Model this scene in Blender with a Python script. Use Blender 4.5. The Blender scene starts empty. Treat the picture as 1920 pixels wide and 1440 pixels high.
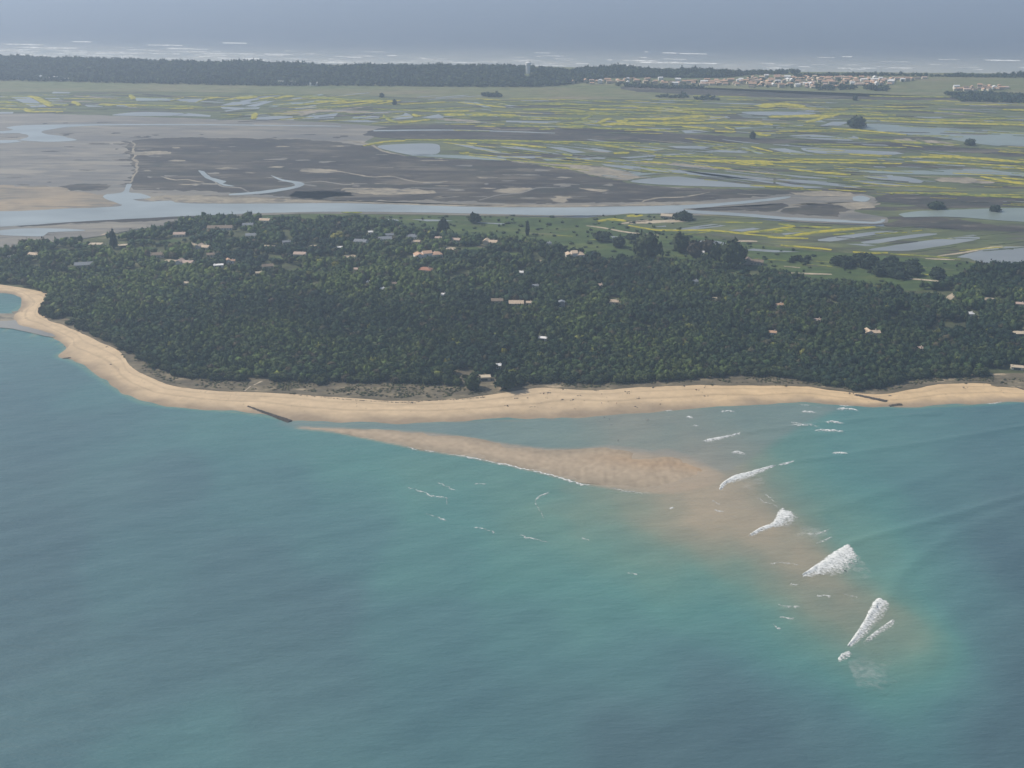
import bpy, math, random
import numpy as np
from mathutils import Vector
from mathutils.noise import noise as pnoise

random.seed(7)
RNG = np.random.default_rng(7)
SC = bpy.context.scene
COL = SC.collection
rad = math.radians

# ------------------------------------------------------------------ camera, sky, sun, exposure
CAM_H = 400.0                      # height of the aircraft over the sea
FPX = 2318.0                       # focal length in pixels of a 1920 wide frame
PITCH = rad(20.57)
cam_d = bpy.data.cameras.new('camera')
cam_d.sensor_width = 36.0
cam_d.lens = 36.0 * FPX / 1920.0
cam_d.clip_start = 1.0
cam_d.clip_end = 60000.0
cam = bpy.data.objects.new('camera', cam_d)
COL.objects.link(cam)
cam.location = (0, 0, CAM_H)
cam.rotation_euler = (math.pi / 2 - PITCH, 0, 0)
SC.camera = cam

SUN_AZ, SUN_EL = rad(-68), rad(45)         # clockwise from +Y (the view direction)
sun_vec = Vector((math.sin(SUN_AZ) * math.cos(SUN_EL), math.cos(SUN_AZ) * math.cos(SUN_EL), math.sin(SUN_EL)))
world = bpy.data.worlds.new('World')
SC.world = world
world.use_nodes = True
wn = world.node_tree
sky = wn.nodes.new('ShaderNodeTexSky')
sky.sky_type = 'NISHITA'
sky.sun_disc = False
sky.sun_elevation = SUN_EL
sky.sun_rotation = SUN_AZ
sky.air_density = 1.0
sky.dust_density = 2.2
bg = wn.nodes['Background']
bg.inputs['Strength'].default_value = 0.095
wn.links.new(sky.outputs[0], bg.inputs['Color'])
sl = bpy.data.lights.new('sun', 'SUN')
sl.energy = 3.7
sl.angle = rad(0.53)
sl.color = (1.0, 0.93, 0.82)
sun = bpy.data.objects.new('sun', sl)
COL.objects.link(sun)
sun.location = (-800, 900, 900)
sun.rotation_euler = sun_vec.to_track_quat('Z', 'Y').to_euler()

SC.view_settings.view_transform = 'Standard'
SC.view_settings.look = 'None'
SC.view_settings.exposure = 0.16
SC.view_settings.gamma = 1.0
SC.view_settings.use_curve_mapping = False
SC.render.engine = 'CYCLES'
cy = SC.cycles
cy.use_denoising = True
cy.max_bounces = 5
cy.diffuse_bounces = 2
cy.glossy_bounces = 2
cy.transmission_bounces = 2
cy.transparent_max_bounces = 8
cy.volume_bounces = 1
cy.caustics_reflective = False
cy.caustics_refractive = False


# ------------------------------------------------------------------ helpers
def G(px, py, z=0.0):
    """where the line of sight through a pixel of the photograph meets the level z: a place on the ground"""
    px = np.asarray(px, float); py = np.asarray(py, float)
    u = (px - 960.0) / FPX
    v = (720.0 - py) / FPX
    dy = math.cos(PITCH) + v * math.sin(PITCH)
    dz = -math.sin(PITCH) + v * math.cos(PITCH)
    t = (z - CAM_H) / dz
    return np.stack([u * t, dy * t, np.full_like(t, 0.0) + z], -1)


def mpp(px, py, z=0.0):
    """metres per photograph pixel across the line of sight at that ground place"""
    p = G(px, py, z)
    return float(math.dist(p, (0, 0, CAM_H))) / FPX


def tag(o, label=None, cat=None, group=None, kind=None):
    if label: o['label'] = label
    if cat: o['category'] = cat
    if group: o['group'] = group
    if kind: o['kind'] = kind
    return o


def link(o, parent=None):
    COL.objects.link(o)
    if parent is not None:
        o.parent = parent
    return o


def empty(name, loc, rz=0.0):
    o = bpy.data.objects.new(name, None)
    o.empty_display_size = 1.0
    o.location = loc
    o.rotation_euler = (0, 0, rz)
    COL.objects.link(o)
    return o


def mesh_np(name, V, F, mat=None, colors=None, smooth=False):
    """V (n,3), F (m,k) one polygon size"""
    V = np.asarray(V, np.float32); F = np.asarray(F, np.int32)
    me = bpy.data.meshes.new(name)
    n, (m, k) = len(V), F.shape
    me.vertices.add(n)
    me.vertices.foreach_set('co', V.ravel())
    me.loops.add(m * k)
    me.loops.foreach_set('vertex_index', F.ravel())
    me.polygons.add(m)
    me.polygons.foreach_set('loop_start', np.arange(0, m * k, k, dtype=np.int32))
    if smooth:
        me.polygons.foreach_set('use_smooth', np.ones(m, bool))
    if colors is not None:
        a = me.color_attributes.new('Col', 'FLOAT_COLOR', 'POINT')
        c = np.ones((n, 4), np.float32)
        c[:, :colors.shape[1]] = colors
        a.data.foreach_set('color', c.ravel())
    me.update(calc_edges=True)
    if mat: me.materials.append(mat)
    return me


def mesh_py(name, V, F, mats, fm=None, smooth=False):
    me = bpy.data.meshes.new(name)
    me.from_pydata([tuple(map(float, v)) for v in V], [], [tuple(map(int, f)) for f in F])
    for m in (mats if isinstance(mats, (list, tuple)) else [mats]):
        me.materials.append(m)
    if fm is not None:
        me.polygons.foreach_set('material_index', fm)
    if smooth:
        me.polygons.foreach_set('use_smooth', [True] * len(me.polygons))
    me.update()
    return me


def obj(name, me, parent=None):
    return link(bpy.data.objects.new(name, me), parent)


def rough_line(pts, closed, step=12.0, jit=2.0, smooth=True, rng=None):
    """world polyline -> finer, rounded and slightly irregular world polyline"""
    rng = rng or RNG
    P = np.asarray(pts, float)[:, :2]
    n = len(P)
    out = []
    segs = n if closed else n - 1
    for i in range(segs):
        p1, p2 = P[i], P[(i + 1) % n]
        p0 = P[(i - 1) % n] if (closed or i > 0) else p1
        p3 = P[(i + 2) % n] if (closed or i + 2 < n) else p2
        L = np.linalg.norm(p2 - p1)
        m = int(min(60, max(1, L / step)))
        for j in range(m):
            t = j / m
            if smooth:
                a = 2 * p1; b = p2 - p0
                c = 2 * p0 - 5 * p1 + 4 * p2 - p3
                d = -p0 + 3 * p1 - 3 * p2 + p3
                q = 0.5 * (a + b * t + c * t * t + d * t ** 3)
            else:
                q = p1 + (p2 - p1) * t
            out.append(q)
    if not closed:
        out.append(P[-1])
    out = np.array(out)
    if jit > 0:
        for k, q in enumerate(out):
            s = 1.0 / max(step * 3.0, 4.0)
            out[k] = q + np.array([pnoise((q[0] * s, q[1] * s, 3.1)), pnoise((q[0] * s, q[1] * s, 9.7))]) * jit * 1.5 \
                + rng.normal(0, jit * 0.25, 2)
    return out


def sheet(name, px_pts, z, mat, step=12.0, jit=2.0, smooth=True, skirt=0.8, parent=None):
    """a flat sheet of ground or water with its own outline, and sides that go down"""
    P = np.array(px_pts, float)
    W = G(P[:, 0], P[:, 1], z)
    O = rough_line(W, True, step, jit, smooth)
    n = len(O)
    V = np.concatenate([np.c_[O, np.full(n, z)], np.c_[O, np.full(n, z - skirt)]])
    F = [tuple(range(n))] + [(i, n + i, n + (i + 1) % n, (i + 1) % n) for i in range(n)]
    me = mesh_py(name, V, F, mat)
    if me.polygons[0].normal.z < 0:
        me.flip_normals()
    return obj(name, me, parent)


def in_poly(x, y, poly):
    poly = np.asarray(poly, float)
    inside = np.zeros(np.shape(x), bool)
    n = len(poly)
    j = n - 1
    for i in range(n):
        xi, yi = poly[i][:2]; xj, yj = poly[j][:2]
        if yi != yj:
            c = ((yi > y) != (yj > y)) & (x < (xj - xi) * (y - yi) / (yj - yi) + xi)
            inside ^= c
        j = i
    return inside


def dist_polyline(x, y, line):
    line = np.asarray(line, float)[:, :2]
    best = np.full(np.shape(x), 1e9)
    for a, b in zip(line[:-1], line[1:]):
        d = b - a
        L2 = max(1e-9, d @ d)
        t = np.clip(((x - a[0]) * d[0] + (y - a[1]) * d[1]) / L2, 0, 1)
        best = np.minimum(best, np.hypot(x - a[0] - t * d[0], y - a[1] - t * d[1]))
    return best


def sstep(a, b, x):
    t = np.clip((x - a) / (b - a), 0, 1)
    return t * t * (3 - 2 * t)


# ------------------------------------------------------------------ materials
class NT:
    def __init__(self, name):
        self.m = bpy.data.materials.new(name)
        self.m.use_nodes = True
        self.t = self.m.node_tree
        self.b = self.t.nodes['Principled BSDF']
        self.out = self.t.nodes['Material Output']

    def n(self, kind, **kw):
        x = self.t.nodes.new(kind)
        for k, v in kw.items():
            setattr(x, k, v)
        return x

    def l(self, a, b):
        self.t.links.new(a, b)

    def pos(self, sx=1.0, sy=1.0, sz=1.0, rz=0.0):
        g = self.n('ShaderNodeNewGeometry')
        mp = self.n('ShaderNodeMapping')
        mp.vector_type = 'POINT'
        mp.inputs['Scale'].default_value = (sx, sy, sz)
        mp.inputs['Rotation'].default_value = (0, 0, rz)
        self.l(g.outputs['Position'], mp.inputs['Vector'])
        return mp.outputs[0]

    def noise(self, vec, scale, detail=4.0, rough=0.55):
        x = self.n('ShaderNodeTexNoise')
        x.inputs['Scale'].default_value = scale
        x.inputs['Detail'].default_value = detail
        x.inputs['Roughness'].default_value = rough
        self.l(vec, x.inputs['Vector'])
        return x.outputs['Fac']

    def ramp(self, fac, stops):
        r = self.n('ShaderNodeValToRGB')
        e = r.color_ramp.elements
        while len(e) < len(stops): e.new(0.5)
        for k, (p, c) in enumerate(stops):
            e[k].position = p
            e[k].color = (*c, 1) if len(c) == 3 else c
        self.l(fac, r.inputs[0])
        return r.outputs[0]

    def mix(self, a, b, fac, mode='MIX'):
        x = self.n('ShaderNodeMix', data_type='RGBA', blend_type=mode)
        for s, v in ((x.inputs[6], a), (x.inputs[7], b)):
            if isinstance(v, tuple): s.default_value = (*v, 1)
            else: self.l(v, s)
        if isinstance(fac, (int, float)): x.inputs[0].default_value = fac
        else: self.l(fac, x.inputs[0])
        return x.outputs[2]

    def bump(self, h, strength, dist):
        x = self.n('ShaderNodeBump')
        x.inputs['Strength'].default_value = strength
        x.inputs['Distance'].default_value = dist
        self.l(h, x.inputs['Height'])
        self.l(x.outputs[0], self.b.inputs['Normal'])
        return x


def ground_mat(name, stops, scale=0.02, sx=1.0, sy=1.0, rz=0.0, rough=0.9, fine=0.35, spec=0.2, fine_scale=0.25, fine_amt=0.35, fleck=None):
    q = NT(name)
    big = q.noise(q.pos(sx, sy, 1, rz), scale, 6.0, 0.62)
    c = q.ramp(big, stops)
    f = q.noise(q.pos(sx, sy, 1, rz), fine_scale, 4.0, 0.6)
    f2 = q.ramp(f, [(0.25, (1 - fine_amt,) * 3), (0.75, (1 + fine_amt,) * 3)])
    c = q.mix(c, f2, 1.0, 'MULTIPLY')
    if fleck:
        for col, fs, lo in fleck:
            k = q.noise(q.pos(sx * 0.8, sy * 1.3, 1, rz + 0.3), fs, 5.0, 0.62)
            mk = q.ramp(k, [(lo, (0, 0, 0)), (lo + 0.09, (1, 1, 1))])
            c = q.mix(c, col, mk)
    q.l(c, q.b.inputs['Base Color'])
    q.b.inputs['Roughness'].default_value = rough
    q.b.inputs['Specular IOR Level'].default_value = spec
    q.bump(f, fine, 0.5)
    return q.m


def plain(name, c, rough=0.7, var=0.15, scale=0.6, spec=0.3):
    q = NT(name)
    f = q.noise(q.pos(), scale, 4.0)
    k = q.ramp(f, [(0.25, tuple(max(0, x * (1 - var)) for x in c)), (0.75, tuple(x * (1 + var) for x in c))])
    q.l(k, q.b.inputs['Base Color'])
    q.b.inputs['Roughness'].default_value = rough
    q.b.inputs['Specular IOR Level'].default_value = spec
    return q.m


def attr_mat(name, rough=0.8, spec=0.15, var=0.25, scale=0.5, bump=0.0):
    q = NT(name)
    a = q.n('ShaderNodeAttribute', attribute_name='Col')
    f = q.noise(q.pos(), scale, 3.0, 0.6)
    f2 = q.ramp(f, [(0.25, (1 - var,) * 3), (0.75, (1 + var,) * 3)])
    q.l(q.mix(a.outputs['Color'], f2, 1.0, 'MULTIPLY'), q.b.inputs['Base Color'])
    q.b.inputs['Roughness'].default_value = rough
    q.b.inputs['Specular IOR Level'].default_value = spec
    if bump: q.bump(f, bump, 0.3)
    return q.m


def water_mat(name, c, rough=0.12, bump=0.08, wscale=0.35, spec=0.5):
    q = NT(name)
    f = q.noise(q.pos(0.5, 1.0), 0.012, 4.0)
    q.l(q.ramp(f, [(0.3, tuple(x * 0.8 for x in c)), (0.7, tuple(x * 1.25 for x in c))]), q.b.inputs['Base Color'])
    q.b.inputs['Roughness'].default_value = rough
    q.b.inputs['IOR'].default_value = 1.33
    q.b.inputs['Specular IOR Level'].default_value = spec
    q.bump(q.noise(q.pos(), wscale, 2.0), bump, 0.2)
    return q.m


def make_sea_mat():
    q = NT('sea_water')
    a = q.n('ShaderNodeAttribute', attribute_name='Col')
    big = q.noise(q.pos(1.0, 0.7, 1, rad(35)), 0.007, 5.0, 0.55)
    k = q.ramp(big, [(0.3, (0.88, 0.91, 0.94)), (0.7, (1.12, 1.08, 1.05))])
    c = q.mix(a.outputs['Color'], k, 1.0, 'MULTIPLY')
    st = q.noise(q.pos(0.5, 1.5, 1, rad(-50)), 0.05, 6.0, 0.62)
    k2 = q.ramp(st, [(0.3, (0.93, 0.94, 0.95)), (0.7, (1.07, 1.06, 1.05))])
    c = q.mix(c, k2, 1.0, 'MULTIPLY')
    q.l(c, q.b.inputs['Base Color'])
    q.b.inputs['Roughness'].default_value = 0.33
    q.b.inputs['IOR'].default_value = 1.33
    w1 = q.noise(q.pos(0.45, 1.6, 1, rad(-52)), 0.11, 5.0, 0.62)
    w2 = q.noise(q.pos(0.7, 1.2, 1, rad(-40)), 0.42, 3.0, 0.6)
    ad = q.n('ShaderNodeMath', operation='MULTIPLY_ADD')
    q.l(w2, ad.inputs[0]); ad.inputs[1].default_value = 0.15; q.l(w1, ad.inputs[2])
    q.bump(ad.outputs[0], 0.58, 1.9)
    return q.m


def make_foam_mat(name='sea_foam', soft=0.3, scale=0.6, most=1.0):
    """white water: the more of the attribute 'Col', the fewer holes"""
    q = NT(name)
    a = q.n('ShaderNodeAttribute', attribute_name='Col')
    f = q.noise(q.pos(0.8, 1.0), scale, 8.0, 0.72)
    ad = q.n('ShaderNodeMath', operation='MULTIPLY_ADD')
    q.l(f, ad.inputs[0]); ad.inputs[1].default_value = 1.6; q.l(a.outputs['Color'], ad.inputs[2])
    mr = q.n('ShaderNodeMapRange')
    mr.inputs['From Min'].default_value = 1.13
    mr.inputs['From Max'].default_value = 1.13 + soft
    mr.inputs['To Max'].default_value = most
    q.l(ad.outputs[0], mr.inputs['Value'])
    k = q.ramp(f, [(0.35, (0.50, 0.53, 0.51)), (0.6, (0.78, 0.79, 0.77))])
    q.l(k, q.b.inputs['Base Color'])
    q.b.inputs['Roughness'].default_value = 0.85
    q.b.inputs['Specular IOR Level'].default_value = 0.1
    q.l(mr.outputs[0], q.b.inputs['Alpha'])
    q.bump(f, 0.35, 0.4)
    return q.m


M = {}
M['sea'] = make_sea_mat()
M['foam'] = make_foam_mat('sea_foam', 0.42, 0.7, 0.96)
M['foam_thin'] = make_foam_mat('thin_foam', 0.5, 0.7, 0.85)
M['foam_veil'] = make_foam_mat('foam_veil', 0.8, 0.18, 0.34)
M['marsh'] = ground_mat('marsh_turf', [(0.32, (0.085, 0.078, 0.066)), (0.44, (0.080, 0.100, 0.045)), (0.55, (0.105, 0.122, 0.055)), (0.68, (0.15, 0.155, 0.062))],
                        0.016, 0.4, 1.3, rad(10), fine_scale=0.06, fleck=[((0.058, 0.052, 0.046), 0.012, 0.53), ((0.19, 0.185, 0.045), 0.030, 0.585)])
M['field'] = ground_mat('coastal_field', [(0.3, (0.10, 0.13, 0.055)), (0.5, (0.14, 0.15, 0.07)), (0.7, (0.19, 0.165, 0.10))], 0.006, 0.5, 1.2, fine_scale=0.05)
M['mud'] = ground_mat('tidal_mud', [(0.35, (0.125, 0.115, 0.098)), (0.5, (0.165, 0.148, 0.118)), (0.65, (0.21, 0.185, 0.14))],
                      0.010, 0.45, 1.2, rough=0.55, fine_scale=0.05, spec=0.4, fine_amt=0.2, fleck=[((0.25, 0.22, 0.165), 0.014, 0.53), ((0.105, 0.10, 0.085), 0.020, 0.56)])
M['dark_marsh'] = ground_mat('dark_saltmarsh', [(0.36, (0.032, 0.029, 0.027)), (0.5, (0.048, 0.043, 0.037)), (0.62, (0.072, 0.064, 0.05))],
                             0.014, 0.5, 1.1, rough=0.85, fine_scale=0.05, fine_amt=0.35, fleck=[((0.125, 0.11, 0.085), 0.012, 0.53), ((0.038, 0.040, 0.031), 0.016, 0.545), ((0.17, 0.15, 0.115), 0.05, 0.60)])
M['orange_sand'] = ground_mat('orange_sand', [(0.35, (0.185, 0.165, 0.13)), (0.48, (0.26, 0.215, 0.155)), (0.62, (0.33, 0.26, 0.175))], 0.012, 0.5, 1.3, fine_scale=0.08, fine_amt=0.15, fleck=[((0.165, 0.148, 0.118), 0.016, 0.53)])
M['pale_mud'] = ground_mat('pale_mud', [(0.35, (0.20, 0.18, 0.14)), (0.65, (0.33, 0.285, 0.21))], 0.03, fine_scale=0.1, fine_amt=0.2, fleck=[((0.13, 0.118, 0.095), 0.03, 0.54)])
M['channel'] = water_mat('channel_water', (0.25, 0.285, 0.29), 0.32, 0.12)
M['pond'] = water_mat('pond_water', (0.20, 0.215, 0.215), 0.28, 0.08)
M['pond_green'] = water_mat('pond_green_water', (0.18, 0.215, 0.19), 0.30, 0.08)
M['wetmud'] = water_mat('wet_mud', (0.24, 0.23, 0.20), 0.3, 0.2)
M['meadow'] = ground_mat('meadow_grass', [(0.35, (0.040, 0.064, 0.022)), (0.5, (0.054, 0.086, 0.025)), (0.65, (0.090, 0.112, 0.034))], 0.016, 0.6, 1.3, fine_scale=0.08)
M['floor'] = ground_mat('wood_floor', [(0.3, (0.045, 0.05, 0.028)), (0.5, (0.07, 0.08, 0.035)), (0.6, (0.095, 0.105, 0.05)), (0.7, (0.17, 0.15, 0.09))], 0.02)
M['dune'] = ground_mat('dune_turf', [(0.30, (0.085, 0.075, 0.048)), (0.48, (0.125, 0.105, 0.07)), (0.60, (0.18, 0.15, 0.095)), (0.70, (0.42, 0.33, 0.22))],
                       0.06, 0.6, 1.2, fine_scale=0.35)
M['track'] = ground_mat('sandy_track', [(0.3, (0.34, 0.28, 0.20)), (0.7, (0.46, 0.39, 0.28))], 0.05)
M['mustard'] = None


def mustard_mat(name, green):
    q = NT(name)
    f = q.noise(q.pos(), 0.09, 6.0, 0.7)
    y1, y2 = (0.43, 0.365, 0.028), (0.24, 0.24, 0.035)
    if green: y1, y2 = (0.30, 0.285, 0.03), (0.14, 0.17, 0.04)
    c = q.ramp(f, [(0.33, (0.075, 0.105, 0.03)), (0.43, y2), (0.58, y1)])
    q.l(c, q.b.inputs['Base Color'])
    q.b.inputs['Roughness'].default_value = 0.85
    q.b.inputs['Specular IOR Level'].default_value = 0.1
    return q.m


M['mustard'] = mustard_mat('mustard_bloom', False)
M['mustard_green'] = mustard_mat('mustard_sparse', True)
M['leaf'] = attr_mat('foliage', 0.8, 0.08, 0.42, 0.45)
M['leaf_dark'] = plain('foliage_holm_oak', (0.033, 0.051, 0.025), 0.75, 0.4, 0.5, 0.12)
M['leaf_olive'] = plain('foliage_olive', (0.052, 0.070, 0.029), 0.75, 0.4, 0.5, 0.12)
M['leaf_pine'] = plain('foliage_pine', (0.030, 0.047, 0.028), 0.75, 0.4, 0.5, 0.12)
M['leaf_fresh'] = plain('foliage_fresh', (0.075, 0.10, 0.034), 0.75, 0.35, 0.5, 0.12)
M['leaf_yellow'] = plain('foliage_yellow', (0.22, 0.21, 0.045), 0.75, 0.3, 0.5, 0.12)
M['leaf_brown'] = plain('foliage_brown', (0.075, 0.065, 0.040), 0.75, 0.35, 0.5, 0.12)
M['bark'] = plain('bark', (0.11, 0.085, 0.06), 0.9, 0.3, 2.0)
M['rock'] = plain('weedy_rock', (0.085, 0.075, 0.062), 0.85, 0.4, 0.8)
M['timber'] = plain('weathered_timber', (0.13, 0.11, 0.09), 0.9, 0.3, 1.0)
for k, c in dict(white=(0.72, 0.70, 0.66), cream=(0.60, 0.53, 0.42), grey=(0.36, 0.35, 0.34), stone=(0.42, 0.37, 0.29)).items():
    M['wall_' + k] = plain('wall_' + k, c, 0.85, 0.08)
M['tower_white'] = plain('tower_render', (0.82, 0.81, 0.78), 0.8, 0.05)
for k, c in dict(orange=(0.50, 0.32, 0.21), pale=(0.54, 0.42, 0.30), red=(0.38, 0.19, 0.125), brown=(0.22, 0.17, 0.125), pink=(0.48, 0.36, 0.29),
                 slate=(0.20, 0.215, 0.235), white=(0.72, 0.71, 0.69), tan=(0.48, 0.40, 0.29)).items():
    M['roof_' + k] = plain('roof_' + k, c, 0.8, 0.18, 0.9)
M['glass'] = plain('window_glass', (0.04, 0.05, 0.06), 0.1, 0.1, 1.0, 0.5)
M['door'] = plain('painted_door', (0.12, 0.2, 0.17), 0.5, 0.1)

# ------------------------------------------------------------------ the shore lines (pixels of the photograph -> ground)
PAIRS = [((-420, 520), (-420, 534)), ((-150, 528), (-150, 541)), ((0, 533), (0, 549)), ((40, 539), (36, 556)), ((72, 545), (39, 568)), ((98, 553), (30, 584)),
         ((86, 570), (14, 596)), ((79, 584), (20, 614)), ((92, 598), (92, 632)), ((125, 609), (118, 648)), ((150, 619), (121, 657)), ((170, 631), (108, 668)),
         ((198, 645), (134, 676)), ((222, 656), (160, 690)), ((240, 668), (185, 707)), ((250, 690), (216, 729)), ((290, 708), (262, 753)),
         ((330, 722), (300, 760)), ((400, 730), (360, 766)), ((460, 733), (440, 773)), ((510, 734), (500, 781)), ((560, 736), (548, 789)), ((640, 743), (640, 795)), ((760, 749), (780, 793)),
         ((860, 745), (880, 791)), ((920, 737), (960, 789)), ((975, 729), (1030, 787)), ((1020, 724), (1100, 783)), ((1100, 729), (1180, 777)), ((1200, 724), (1250, 772)),
         ((1300, 720), (1350, 766)), ((1400, 720), (1450, 760)), ((1500, 722), (1520, 757)), ((1570, 730), (1590, 759)), ((1640, 737), (1690, 764)),
         ((1700, 729), (1760, 762)), ((1760, 718), (1820, 759)), ((1850, 717), (1880, 755)), ((1905, 725), (1940, 752)), ((2150, 735), (2150, 756)), ((2500, 738), (2500, 762))]
Z_LAND = 2.0
DUNE_W = G([p[0][0] for p in PAIRS], [p[0][1] for p in PAIRS], Z_LAND)
SHORE_W = G([p[1][0] for p in PAIRS], [p[1][1] for p in PAIRS], 0.0)


def catmull(P, m):
    P = np.asarray(P, float)
    n = len(P); out = []
    for i in range(n - 1):
        p1, p2 = P[i], P[i + 1]
        p0 = P[max(i - 1, 0)]; p3 = P[min(i + 2, n - 1)]
        for j in range(m):
            t = j / m
            out.append(0.5 * (2 * p1 + (p2 - p0) * t + (2 * p0 - 5 * p1 + 4 * p2 - p3) * t * t + (-p0 + 3 * p1 - 3 * p2 + p3) * t ** 3))
    out.append(P[-1])
    return np.array(out)


BAR_TOP = [(560, 800), (640, 803), (720, 806), (800, 811), (880, 820), (960, 834), (1020, 841), (1080, 842), (1140, 839), (1190, 846), (1225, 853), (1250, 848), (1285, 858), (1320, 874), (1345, 890)]
BAR_BOT = [(560, 803), (640, 812), (720, 829), (800, 845), (880, 857), (960, 873), (1020, 888), (1080, 902), (1140, 911), (1190, 916), (1225, 919), (1260, 920), (1290, 916), (1325, 908), (1345, 898)]
bar_poly_w = np.concatenate([G(*np.array(BAR_TOP).T), G(*np.array(BAR_BOT[::-1]).T)])

# ------------------------------------------------------------------ the sea
SWELLS = [([(1490, 866), (1560, 856), (1640, 844), (1720, 833), (1820, 816), (1960, 794), (2100, 770)], 0.9, 3.6),
          ([(1592, 1020), (1650, 1003), (1720, 985), (1800, 962), (1880, 940), (2000, 905), (2200, 850)], 1.25, 4.2),
          ([(1664, 1118), (1690, 1078), (1730, 1040), (1790, 1000), (1900, 955), (2100, 880)], 0.8, 5.5),
          ([(1392, 811), (1450, 804), (1520, 796), (1640, 784), (1760, 775)], 0.8, 3.2),
          ([(1400, 830), (1500, 818), (1620, 806), (1800, 795)], 0.35, 4.0),
          ([(1540, 960), (1640, 930), (1760, 890), (1920, 850)], 0.45, 6.0),
          ([(1730, 1240), (1770, 1160), (1840, 1090), (1960, 1010)], 0.5, 8.0),
          ([(1500, 1420), (1560, 1300), (1600, 1240)], 0.35, 7.0)]
SWELL_W = [(G(*np.array(l).T), h, w) for l, h, w in SWELLS]


def sea_z(x, y):
    z = 0.16 * np.sin((x * 0.55 - y * 0.83) / 4.4 + 1.2 * np.sin(x / 60.0)) * sstep(1300, 700, y)
    z = z + 0.20 * np.sin((x * 0.42 - y * 0.9) / 9.5 + 0.9 * np.sin(x / 90.0 + 1.0)) * sstep(1400, 800, y)
    for l, h, w in SWELL_W:
        mnx, mxx = l[:, 0].min() - 60, l[:, 0].max() + 60
        mny, mxy = l[:, 1].min() - 60, l[:, 1].max() + 60
        k = (x > mnx) & (x < mxx) & (y > mny) & (y < mxy)
        if k.any():
            d = dist_polyline(x[k], y[k], l)
            z[k] += h * np.exp(-(d / w) ** 2)
    return z


# bed depth at a few places: 0 deep ... 1 sand just under the surface; negative paints in corner vignette
BED_SHADE = [(-200, 700, .10), (0, 620, .30), (60, 640, .34), (0, 680, .16), (0, 760, .08), (0, 900, .06), (0, 1050, .04), (0, 1200, .05), (0, 1440, .12),
       (100, 720, .16), (190, 740, .30), (130, 800, .10), (230, 800, .16), (300, 800, .30), (400, 790, .36), (460, 800, .40), (300, 900, .12), (300, 1050, .18), (300, 1250, .10), (300, 1440, .28),
       (480, 830, .34), (560, 830, .44), (520, 880, .26), (500, 960, .26), (450, 1050, .10), (560, 1150, .08), (600, 1300, .12), (600, 1440, .22),
       (640, 850, .48), (720, 870, .54), (680, 930, .36), (640, 1010, .28), (800, 890, .58), (860, 950, .50), (800, 1050, .42), (780, 1200, .26), (850, 1350, .18), (900, 1440, .22),
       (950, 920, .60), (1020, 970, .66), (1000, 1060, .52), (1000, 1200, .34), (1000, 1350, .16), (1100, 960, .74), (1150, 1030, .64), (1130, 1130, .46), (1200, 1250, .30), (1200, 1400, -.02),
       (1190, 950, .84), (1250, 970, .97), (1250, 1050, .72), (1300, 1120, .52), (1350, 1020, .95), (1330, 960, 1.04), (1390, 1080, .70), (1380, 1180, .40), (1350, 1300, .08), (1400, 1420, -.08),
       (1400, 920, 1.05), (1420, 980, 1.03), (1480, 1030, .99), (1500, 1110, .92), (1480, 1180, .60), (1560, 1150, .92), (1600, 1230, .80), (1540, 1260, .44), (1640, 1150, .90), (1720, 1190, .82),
       (1760, 1240, .72), (1680, 1280, .64), (1720, 1340, .42), (1620, 1400, .16), (1540, 1360, .04), (1780, 1400, .10), (1830, 1300, .20), (1880, 1400, -.25), (1910, 1300, -.15), (1910, 1200, -.05), (1850, 1180, .22), (1800, 1120, .34),  # lower right values lowered to paint the vignette's darkening into the water colour
       (1700, 1090, .46), (1650, 1040, .70), (1750, 1020, .34), (1900, 1060, .02), (1900, 960, .06), (1800, 920, .26), (1620, 980, .50), (1560, 960, .70), (1500, 910, .62), (1480, 940, .80),
       (1580, 900, .46), (1700, 860, .36), (1850, 850, .20), (1900, 790, .24), (1750, 800, .34), (1600, 820, .46), (1480, 840, .58), (1420, 860, .80), (1400, 800, .66), (1500, 780, .56),
       (1620, 775, .42), (1350, 840, .98), (1320, 800, .80), (1250, 800, .84), (1180, 800, .84), (1160, 785, .92), (1120, 815, .78), (1200, 825, .88), (1050, 815, .62), (1000, 800, .60), (900, 802, .46), (960, 815, .54), (800, 800, .40),
       (700, 800, .36), (620, 797, .40), (2100, 900, .1), (2100, 1200, .1), (2100, 1440, .1), (-300, 1000, .05), (-300, 1400, .05), (960, 1700, .1), (0, 1700, .1), (1900, 1700, .1),
       (0, 560, .35), (20, 575, .4), (-100, 560, .2)]
bed_shade_w = G(np.array([b[0] for b in BED_SHADE]), np.array([b[1] for b in BED_SHADE]))
bed_shade_v = np.array([b[2] for b in BED_SHADE])
RAMP_X = np.array([-0.25, 0.0, 0.12, 0.30, 0.50, 0.66, 0.80, 0.92, 1.0, 1.12])  # lowest stop is the dark colour of the painted corner shade
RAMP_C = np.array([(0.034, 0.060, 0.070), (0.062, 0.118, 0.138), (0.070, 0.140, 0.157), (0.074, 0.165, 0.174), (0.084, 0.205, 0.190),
                   (0.108, 0.215, 0.180), (0.158, 0.216, 0.166), (0.225, 0.226, 0.166), (0.292, 0.254, 0.180), (0.345, 0.278, 0.195)])


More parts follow.
